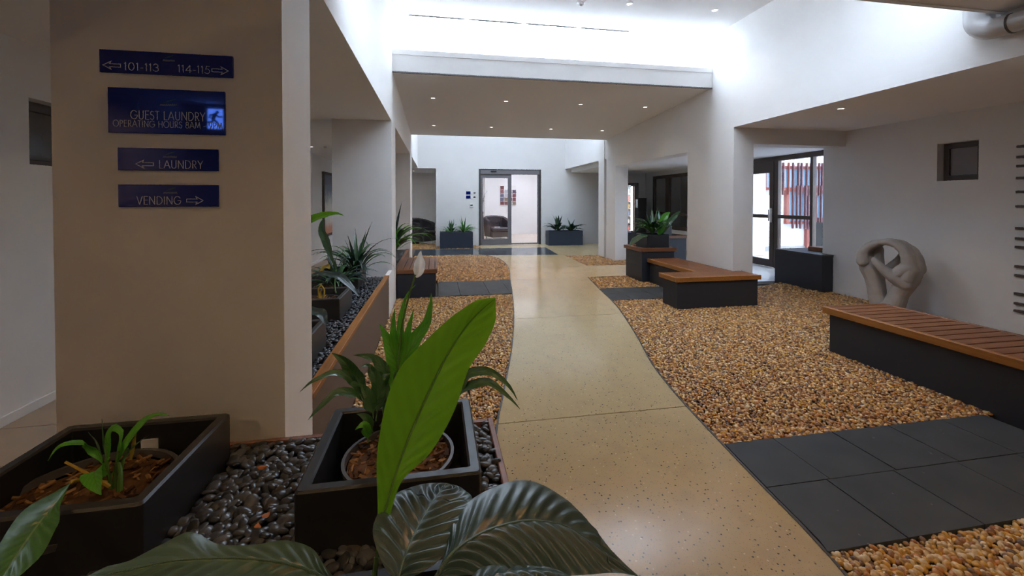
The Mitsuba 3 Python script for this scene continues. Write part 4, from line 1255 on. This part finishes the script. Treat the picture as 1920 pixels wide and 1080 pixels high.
def nursery(k, x, y, z0, z1, r):
    obj('nursery_pot', lathe([(0.0, z0), (r * 0.86, z0), (r * 0.97, z1 - 0.02), (r * 1.04, z1 - 0.018), (r * 1.05, z1), (r * 0.99, z1), (r * 0.96, z1 - 0.03), (0.0, z1 - 0.03)], 40, (x, y, 0)), 'nursery_pot', k, smooth=40)
    n = 22
    pts = [(0, 0)]
    v, f = [], []
    rr = np.linspace(0, r * 0.955, 9)
    an = np.arange(n) * 2 * np.pi / n
    for q in rr:
        for a in an:
            v.append((x + q * math.cos(a), y + q * math.sin(a), z1 - 0.028))
    v = np.array(v)
    v[:, 2] += 0.022 * meshkit.noise(v * 35, 3) - 0.004 + 0.012 * (1 - np.hypot(v[:, 0] - x, v[:, 1] - y) / r)
    for i in range(8):
        for j in range(n):
            a, b_ = i * n + j, i * n + (j + 1) % n
            f += [(a, a + n, b_ + n), (a, b_ + n, b_)]
    obj('mulch_bed', (v, np.array(f)), 'mulch', k, smooth=True)
    V, Fa, C = [], [], []
    for i in range(260):
        q, a = r * 0.93 * math.sqrt(rng.random()), rng.uniform(0, 2 * np.pi)
        l_, w_, h_ = rng.uniform(0.008, 0.022), rng.uniform(0.002, 0.006), rng.uniform(0.001, 0.003)
        m = box(-l_, l_, -w_, w_, -h_, h_)
        m.apply_transform(trimesh.transformations.euler_matrix(rng.normal(0, .35), rng.normal(0, .35), rng.uniform(0, 3.1)))
        m.apply_translation((x + q * math.cos(a), y + q * math.sin(a), z1 - 0.012 + rng.uniform(-0.006, 0.008)))
        V.append(np.array(m.vertices))
        Fa.append(np.array(m.faces) + 8 * i)
        C.append(np.repeat([np.array([(0.13, 0.06, 0.022), (0.075, 0.033, 0.013), (0.22, 0.12, 0.05), (0.035, 0.017, 0.009)][int(rng.integers(4))])], 8, axis=0))
    obj('bark_chips', (np.vstack(V), np.vstack(Fa)), 'bark_attr', k, color=np.vstack(C), kind='stuff')


pr('bark_attr', {'type': 'mesh_attribute', 'name': 'vertex_color'}, 0.8, 0.2)

# the flowering lily in the middle planter
bx, by = -0.12, 1.375
k = thing('peace_lily', 'flowering peace lily with one white bloom in the middle foreground planter', 'potted plant')
nursery(k, bx, by, 0.47, 0.595, 0.165)
D = 1.36
small = np.array([0.15, 0.6, 1.0, 0.95, 0.7, 0.4, 0.03])
for P, w_, mt in [
    ([(690, 760, D), (676, 722, D), (660, 700, D), (648, 682, D - .02), (622, 662, D - .04)], 15, 'leaf_mid'),
    ([(690, 770, D), (668, 725, D), (652, 706, D - .02), (620, 700, D - .05), (592, 712, D - .08), (562, 735, D - .1)], 8, 'leaf_mid'),
    ([(695, 775, D), (676, 745, D), (658, 737, D - .03), (630, 737, D - .06), (604, 760, D - .09), (577, 788, D - .1)], 9, 'leaf_mid'),
    ([(705, 760, D), (722, 700, D + .02), (705, 676, D + .02), (685, 668, D), (662, 666, D)], 11, 'leaf_mid'),
    ([(700, 770, D), (708, 720, D), (696, 694, D), (684, 686, D - .03), (676, 688, D - .04)], 11, 'leaf_mid'),
    ([(705, 770, D), (735, 705, D + .03), (720, 690, D + .03), (700, 688, D + .03)], 13, 'leaf_mid'),
    ([(700, 780, D), (693, 745, D), (682, 728, D), (668, 722, D - .02)], 10, 'leaf_mid'),
    ([(705, 790, D), (722, 730, D + .04), (735, 712, D + .05), (738, 690, D + .05)], 16, 'leaf_mid'),
    ([(700, 775, D), (708, 745, D), (716, 712, D), (732, 700, D)], 15, 'leaf_mid'),
    ([(700, 785, D), (690, 750, D), (679, 738, D), (672, 732, D)], 12, 'leaf_mid'),
    ([(712, 800, D), (730, 765, D + .03), (740, 740, D + .04), (742, 715, D + .05)], 14, 'leaf_mid'),
    ([(740, 790, D), (746, 695, D + .03), (730, 645, D + .03), (712, 608, D + .03)], 19, 'leaf_green'),
    ([(742, 790, D), (748, 690, D + .04), (738, 630, D + .05), (740, 578, D + .05)], 12, 'leaf_green'),
    ([(745, 790, D), (753, 680, D + .04), (751, 610, D + .05), (760, 562, D + .05), (780, 533, D + .03)], 8, 'leaf_green'),
    ([(748, 790, D), (756, 690, D + .03), (778, 640, D + .02), (802, 602, D), (809, 550, D)], 16, 'leaf_green'),
    ([(746, 790, D), (754, 690, D + .05), (764, 630, D + .05), (776, 580, D + .05)], 12, 'leaf_green'),
    ([(800, 800, D), (862, 730, D - .02), (880, 700, D - .04), (912, 696, D - .06), (942, 712, D - .08), (970, 750, D - .1)], 10, 'leaf_mid'),
    ([(800, 800, D), (858, 735, D - .02), (886, 722, D - .05), (915, 716, D - .07), (944, 736, D - .1), (975, 767, D - .12)], 9, 'leaf_mid'),
    ([(820, 790, D), (858, 728, D), (872, 726, D - .01), (882, 750, D - .02)], 7, 'leaf_mid'),
    ([(700, 812, D - .03), (694, 796, D - .04), (684, 782, D - .05), (668, 776, D - .06)], 9, 'leaf_mid'),
    ([(690, 830, D - .05), (688, 808, D - .06), (680, 797, D - .07), (666, 806, D - .08)], 10, 'leaf_green'),
]:
    add_leaf(k, P, np.r_[1.2, 1.2, small[1:] * w_], mt)
fl = [(742, 790, D), (750, 640, D + .03), (764, 565, D + .02), (779, 515, D)]
stk = petiole(k, fl, 0.004, 0.0028, name='flower_stalk')
add_leaf(k, [(780, 520, D), (786, 505, D), (788, 490, D), (788, 478, D), (790, 470, D)], [2, 10, 11, 6, 0.5], 'spathe', hint=VIEW, fold=0.35, corr=0, name='spathe')
obj('spadix', tube([at(781, 516, D + .014), at(785, 494, D + .014)], [0.004, 0.0035], 8), 'spadix', k, smooth=40)

# seedling in the lower left planter
D = 1.36
k = thing('lily_seedling', 'small drooping lily seedling in the lower left planter', 'potted plant')
ax, ay = -0.985, 1.375
nursery(k, ax, ay, 0.47, 0.575, 0.205)
for P, w_, mt in [
    ([(197, 890, D), (188, 860, D), (172, 843, D), (148, 831, D - .03), (116, 835, D - .06), (90, 864, D - .08)], 8, 'leaf_green'),
    ([(203, 890, D), (203, 850, D), (206, 815, D), (216, 802, D - .01), (228, 812, D - .02), (226, 842, D - .03)], 8, 'leaf_green'),
    ([(210, 890, D), (232, 840, D), (256, 805, D + .03), (278, 784, D + .04), (300, 776, D + .04), (318, 780, D + .04)], 8, 'leaf_green'),
    ([(205, 900, D), (196, 882, D - .03), (178, 884, D - .07), (180, 905, D - .1), (190, 928, D - .12)], 22, 'leaf_green'),
    ([(207, 890, D), (196, 870, D), (176, 822, D + .03), (165, 810, D + .03)], 2, 'leaf_mid'),
    ([(208, 890, D), (196, 840, D), (192, 800, D), (191, 786, D)], 2, 'leaf_mid'),
    ([(212, 890, D), (222, 860, D), (226, 830, D), (224, 810, D)], 5, 'leaf_green'),
    ([(214, 890, D), (238, 850, D + .02), (262, 828, D + .04), (280, 816, D + .05)], 2, 'leaf_mid'),
]:
    add_leaf(k, P, np.r_[1.0, 1.2, small[1:] * w_], mt)
add_leaf(k, [(246, 862, D + .04), (250, 840, D + .04), (256, 812, D + .03)], [3, 5, 1], 'leaf_yellow', fold=0.2)
for P in ([(205, 912, D - .02), (160, 886, D - .04), (122, 866, D - .05)], [(200, 905, D - .02), (160, 900, D - .05), (132, 905, D - .12)], [(208, 915, D), (200, 860, D), (198, 830, D)], [(214, 915, D), (218, 870, D), (222, 845, D)], [(222, 915, D), (230, 870, D + .01), (240, 840, D + .02)]):
    petiole(k, P, 0.005, 0.003, 'stem_yellow' if P[1][0] < 165 else 'stem_green')
petiole(k, [(224, 920, D - .03), (226, 890, D - .02), (222, 868, D)], 0.008, 0.004)
# its large leaf hanging over the rim
m, uv, mid = leaf_edges([(133, 905, 1.24), (108, 938, 1.19), (78, 975, 1.13), (45, 1020, 1.06), (-5, 1100, 0.96)],
                        [(133, 905, 1.24), (98, 925, 1.19), (50, 952, 1.13), (8, 1005, 1.06), (-10, 1100, 0.96)],
                        [(133, 905, 1.24), (114, 945, 1.18), (108, 985, 1.11), (70, 1050, 1.04), (0, 1105, 0.96)], 30, 15, 0.002, 9, 0.1)
obj('leaf', m, 'leaf_hanging', k, smooth=True, uv=uv, label='large leaf hanging over the planter rim')
obj('price_tag', box(-0.98, -0.93, 1.598, 1.602, 0.56, 0.598), 'paper_white', k, label='small white tag inside the planter')

# the huge leaves in the nearest planter
k = thing('broad_leaf_lily', 'large leaved lily filling the bottom foreground with one tall bright leaf', 'potted plant')
nursery(k, -0.10, 0.66, 0.47, 0.60, 0.165)
m, uv, mid = leaf_edges([(706, 1045, 0.80), (716, 985, 0.815), (737, 905, 0.83), (763, 830, 0.85), (802, 740, 0.87), (842, 660, 0.885), (884, 600, 0.90), (929, 560, 0.91)],
                        [(704, 1045, 0.80), (708, 960, 0.815), (706, 870, 0.83), (716, 790, 0.84), (744, 700, 0.855), (800, 637, 0.87), (862, 583, 0.89), (905, 560, 0.905), (929, 558, 0.91)],
                        [(708, 1045, 0.80), (726, 985, 0.815), (752, 905, 0.825), (806, 850, 0.835), (852, 770, 0.85), (880, 690, 0.87), (913, 640, 0.885), (930, 590, 0.90), (929, 560, 0.91)], 100, 31, 0.0007, 15, 0.06)
lf_ = obj('leaf', m, 'leaf_big', k, smooth=True, uv=uv, label='tall bright green leaf standing upright')
obj('midrib', tube(mid + FW * 0.001, np.linspace(0.0035, 0.0006, len(mid)), 7), 'stem_green', lf_, smooth=40)
petiole(k, [(699, 1110, 0.78), (702, 1080, 0.79), (706, 1045, 0.80)], 0.006, 0.0045)
m, uv, mid = leaf_edges([(745, 1090, 0.72), (760, 1040, 0.76), (780, 995, 0.81), (805, 950, 0.87), (825, 922, 0.92), (842, 908, 0.97)],
                        [(742, 1090, 0.72), (712, 1045, 0.75), (699, 990, 0.79), (722, 942, 0.84), (772, 913, 0.91), (820, 905, 0.96), (842, 906, 0.97)],
                        [(748, 1090, 0.72), (812, 1060, 0.74), (852, 1010, 0.78), (877, 955, 0.84), (885, 933, 0.89), (866, 915, 0.95), (842, 907, 0.97)], 90, 33, 0.0042, 11, 0.10)
lf_ = obj('leaf', m, 'leaf_dark', k, smooth=True, uv=uv, label='rounded dark leaf with ribbed veins, tip turned down')
obj('midrib', tube(mid - FW * 0.001, np.linspace(0.003, 0.0008, len(mid)), 7), 'leaf_olive', lf_, smooth=40)
m, uv, mid = leaf_edges([(812, 1092, 0.70), (850, 1035, 0.74), (895, 1003, 0.78), (950, 982, 0.82), (1010, 976, 0.86), (1070, 990, 0.88), (1125, 1030, 0.87), (1196, 1080, 0.84)],
                        [(810, 1090, 0.70), (836, 1030, 0.76), (842, 990, 0.80), (880, 940, 0.86), (940, 908, 0.91), (1000, 903, 0.95), (1060, 935, 0.96), (1110, 985, 0.93), (1150, 1035, 0.89), (1196, 1079, 0.84)],
                        [(816, 1094, 0.70), (850, 1082, 0.71), (900, 1078, 0.72), (980, 1082, 0.74), (1060, 1080, 0.78), (1110, 1077, 0.80), (1150, 1074, 0.82), (1196, 1081, 0.84)], 120, 33, 0.0046, 15, 0.10)
lf_ = obj('leaf', m, 'leaf_dark', k, smooth=True, uv=uv, label='broad dark ribbed leaf arching to the right')
obj('midrib', tube(mid - FW * 0.001, np.linspace(0.0035, 0.0006, len(mid)), 7), 'leaf_olive', lf_, smooth=40)
m, uv, mid = leaf_edges([(640, 1110, 0.66), (610, 1085, 0.69), (560, 1062, 0.73), (500, 1050, 0.76), (420, 1046, 0.79), (320, 1052, 0.80), (230, 1070, 0.80), (150, 1092, 0.79)],
                        [(644, 1105, 0.66), (607, 1058, 0.72), (585, 1028, 0.77), (530, 1013, 0.82), (470, 1022, 0.85), (410, 1020, 0.88), (352, 998, 0.90), (300, 1022, 0.89), (250, 1048, 0.87), (195, 1064, 0.84), (150, 1088, 0.79)],
                        [(640, 1114, 0.66), (600, 1120, 0.65), (520, 1125, 0.66), (420, 1128, 0.68), (320, 1125, 0.70), (220, 1110, 0.74), (150, 1094, 0.79)], 110, 31, 0.0030, 14, 0.08)
lf_ = obj('leaf', m, 'leaf_olive', k, smooth=True, uv=uv, label='olive leaf lying to the left with pale streaks')
obj('midrib', tube(mid - FW * 0.001, np.linspace(0.003, 0.0006, len(mid)), 7), 'leaf_olive', lf_, smooth=40)
m, uv, mid = leaf_edges([(870, 1110, 0.66), (920, 1082, 0.70), (980, 1068, 0.73), (1040, 1072, 0.74), (1085, 1090, 0.73)],
                        [(870, 1106, 0.66), (905, 1064, 0.72), (960, 1058, 0.75), (1020, 1062, 0.76), (1085, 1088, 0.73)],
                        [(872, 1114, 0.66), (930, 1105, 0.67), (990, 1100, 0.68), (1040, 1098, 0.70), (1085, 1092, 0.73)], 50, 19, 0.004, 9, 0.1)
obj('leaf', m, 'leaf_dark', k, smooth=True, uv=uv)
for P in ([(790, 1150, 0.66), (800, 1110, 0.68), (812, 1090, 0.70)], [(740, 1150, 0.68), (743, 1110, 0.71), (746, 1085, 0.725)], [(690, 1150, 0.62), (660, 1125, 0.64), (640, 1108, 0.66)]):
    petiole(k, P, 0.007, 0.005)

# plants in the bed between the pillars
k = thing('leggy_lily', 'leggy lily with yellow stems in the grey pot behind the sign pillar', 'potted plant')
nursery(k, -0.96, 3.645, 0.45, 0.60, 0.17)
add_leaf(k, [(560, 545, 3.5), (575, 530, 3.5), (600, 514, 3.45), (630, 517, 3.4), (655, 535, 3.35), (673, 556, 3.3)], np.r_[3, 5, 8, 9, 6, 1], 'leaf_dark', hint=np.array([0, -0.5, 1.0]))
add_leaf(k, [(630, 505, 3.9), (621, 480, 3.9), (611, 450, 3.9), (603, 428, 3.9), (606, 411, 3.9)], np.r_[1.5, 3, 8, 7, 1], 'leaf_mid', hint=VIEW)
petiole(k, [(630, 550, 3.8), (628, 525, 3.88), (630, 505, 3.9)], 0.006, 0.005)
add_leaf(k, [(560, 425, 3.6), (583, 412, 3.6), (605, 404, 3.6), (628, 400, 3.6), (644, 404, 3.6)], np.r_[5, 8, 7, 4, 0.5], 'leaf_big', hint=VIEW + np.array([0, 0, 0.4]))
petiole(k, [(570, 560, 3.6), (560, 480, 3.6), (560, 425, 3.6)], 0.006, 0.005)
for P in ([(600, 560, 3.55), (597, 545, 3.55), (603, 533, 3.55)], [(604, 560, 3.55), (608, 545, 3.55), (600, 534, 3.55)], [(603, 562, 3.55), (601, 550, 3.56), (606, 540, 3.56)]):
    petiole(k, P, 0.008, 0.006, 'stem_yellow')
k = thing('drooping_lily', 'dark drooping leaves in the pot nearest behind the sign pillar', 'potted plant')
nursery(k, -0.93, 2.61, 0.45, 0.60, 0.17)
add_leaf(k, [(560, 590, 2.6), (582, 584, 2.55), (600, 588, 2.5), (611, 610, 2.45)], np.r_[4, 11, 11, 1], 'leaf_dark', hint=np.array([0, -0.4, 1.0]))
rosette(k, (-0.96, 2.62, 0.57), 7, 0.22, 0.03, 0.9, ['leaf_dark', 'leaf_mid'], 11, az=(1.9, 4.4), straight=0)
k = thing('bushy_lily', 'bushy dark lily with arching leaves in front of the white pillar', 'potted plant')
nursery(k, -1.04, 4.86, 0.45, 0.60, 0.17)
rosette(k, (-0.87, 4.84, 0.57), 46, 0.62, 0.021, 1.1, ['leaf_dark', 'leaf_mid', 'leaf_mid', 'leaf_dark'], 5, straight=0.07, droop=1.2)
rosette(k, (-1.02, 4.78, 0.57), 34, 0.36, 0.021, 0.65, ['leaf_mid', 'leaf_dark'], 6, straight=0, droop=1.2)
k = thing('low_lily', 'low dense dark lily in front of the bushy one in the pebble bed', 'potted plant')
nursery(k, -1.0, 4.28, 0.45, 0.585, 0.15)
rosette(k, (-0.96, 4.28, 0.56), 44, 0.38, 0.020, 0.85, ['leaf_dark', 'leaf_mid'], 8, straight=0.1)
add_leaf(k, [(600, 512, 4.1), (606, 504, 4.1), (614, 500, 4.05), (618, 504, 4.0)], [1, 5, 5, 1], 'leaf_yellow')
k = thing('arching_fern', 'plant with long arching leaves behind the low left bench', 'potted plant')
rosette(k, (-0.70, 7.0, 0.52), 80, 0.86, 0.023, 1.15, ['leaf_mid', 'leaf_dark', 'leaf_green'], 9, straight=0.06, droop=1.35)
nursery(k, -0.80, 7.05, 0.34, 0.53, 0.15)
# pot by the pillar on the right
k = thing('leafy_lily', 'full green lily in the black pot on the tall plinth', 'potted plant')
nursery(k, 3.84, 7.05, 0.6, 0.785, 0.17)
rosette(k, (3.84, 7.05, 0.80), 90, 0.46, 0.024, 1.0, ['leaf_mid', 'leaf_green', 'leaf_dark', 'leaf_mid'], 12, straight=0.12)
add_leaf(k, [(1236, 440, 7.05), (1240, 420, 7.0), (1248, 404, 7.0), (1256, 398, 7.0)], [2, 8, 7, 1], 'leaf_green', hint=VIEW)
add_leaf(k, [(1240, 440, 7.05), (1252, 420, 7.0), (1266, 404, 7.0), (1275, 396, 7.0)], [2, 5, 5, 1], 'leaf_mid', hint=VIEW)
add_leaf(k, [(1225, 445, 6.95), (1210, 442, 6.8), (1195, 448, 6.7), (1180, 462, 6.6)], [2, 6, 7, 1], 'leaf_olive', hint=np.array([0, -0.4, 1.0]))
k = thing('small_lily', 'small dark plant in the vending corner pot', 'potted plant')
rosette(k, (5.27, 9.27, 0.8), 14, 0.36, 0.04, 0.7, ['leaf_dark', 'leaf_mid'], 14, straight=0.1)
nursery(k, 5.27, 9.27, 0.62, 0.81, 0.13)
for i, (x, y, lab, n_, ln, wd, mats, sd, lf, st) in enumerate([
    (0.42, 12.72, 'narrow leaved green plant at the left end of the left trough', 30, 0.46, 0.026, ['leaf_mid', 'leaf_green'], 21, 0.9, 0.25),
    (0.80, 12.70, 'dense spiky green plant at the right end of the left trough', 46, 0.52, 0.024, ['leaf_green', 'leaf_mid', 'leaf_green'], 22, 0.95, 0.25),
    (3.80, 12.97, 'broad leaved dark plant at the left end of the right trough', 18, 0.60, 0.062, ['leaf_dark', 'leaf_mid'], 23, 0.85, 0.2),
    (4.24, 12.97, 'broad leaved dark plant at the right end of the right trough', 18, 0.56, 0.062, ['leaf_dark', 'leaf_mid'], 24, 0.85, 0.1)]):
    k = thing('trough_lily', lab, 'potted plant')
    rosette(k, (x, y, 0.40), n_, ln, wd, lf, mats, sd, straight=st, droop=0.7, az=(0, 2 * math.pi) if y < 12.9 else (-math.pi - 0.15, 0.15))
    obj('mulch_mound', lathe([(0.0, 0.36), (0.16, 0.36), (0.13, 0.41), (0.0, 0.425)], 20, (x, y, 0)), 'mulch', k, smooth=40)

# ------------------------------------------------------------------ sculpture of two hands
k = thing('hand_sculpture', 'grey stone sculpture of two hands curled into a ring by the right wall', 'sculpture')
ORG = np.array([5.52, 4.30, 0.0])
U_, W_ = RT * [1, 1, 0], np.array([-math.sin(YAW + 0.9), -math.cos(YAW + 0.9), 0])
U_ = np.array([-W_[1], W_[0], 0])


def hp(x, y, w_, r):
    """sculpture frame in millimetres: x to the right, y down from its top, w towards the viewer"""
    q = ORG + U_ * (x - 470) / 1000 + W_ * w_ / 1000 + np.array([0, 0, (1046 - y) / 1000])
    return (*q, r / 1000)


ch = [
    [hp(450, 1070, 30, 125), hp(520, 920, 35, 108), hp(565, 760, 40, 100)],
    [hp(565, 760, 40, 100), hp(620, 630, 60, 100), hp(668, 520, 40, 108), hp(672, 420, 30, 104)],
    [hp(565, 760, 40, 100), hp(650, 600, -40, 95), hp(700, 440, -60, 84)],
    [hp(620, 640, 90, 85), hp(520, 560, 125, 72), hp(430, 480, 140, 52), hp(372, 410, 140, 42), hp(352, 378, 138, 37)],
    [hp(520, 560, 125, 66), hp(605, 470, 110, 72), hp(660, 440, 105, 80)],
    [hp(640, 560, 90, 90), hp(670, 470, 95, 85)],
]
for w_, dx, dy in ((100, -30, 0), (40, 0, 0), (-20, 16, 12), (-75, 22, 34)):
    ch.append([hp(690 + dx, 430 + dy, w_, 78), hp(678 + dx, 320 + dy, w_, 68), hp(640 + dx, 230 + dy * .7, w_, 58), hp(560 + dx * .6, 165 + dy * .4, w_, 50), hp(470 + dx * .3, 146 + dy * .3, w_, 42), hp(395, 152 + dy * .3, w_ * .9, 34)])
ch += [
    [hp(400, 1070, -60, 115), hp(345, 880, -70, 95), hp(325, 720, -75, 98), hp(305, 610, -75, 104)],
    [hp(305, 610, -75, 104), hp(265, 500, -70, 112), hp(230, 420, -60, 84)],
    [hp(330, 600, -130, 85), hp(310, 470, -160, 84), hp(305, 350, -175, 76), hp(320, 270, -180, 60)],
    [hp(360, 580, -190, 55), hp(450, 470, -200, 46), hp(510, 390, -200, 38), hp(538, 315, -195, 24)],
]
for w_, dx, dy in ((15, -4, 10), (-45, 0, 0), (-105, 14, -5), (-160, 34, 10)):
    ch.append([hp(212 + dx, 410 + dy, w_, 68), hp(208 + dx, 310 + dy, w_, 56), hp(244 + dx, 235 + dy, w_, 49), hp(305 + dx, 188 + dy * .6, w_, 43), hp(375 + dx * .4, 162 + dy * .4, w_, 34)])
obj('hands', chains(ch, 0.011, 14), 'statue_stone', k, smooth=True)
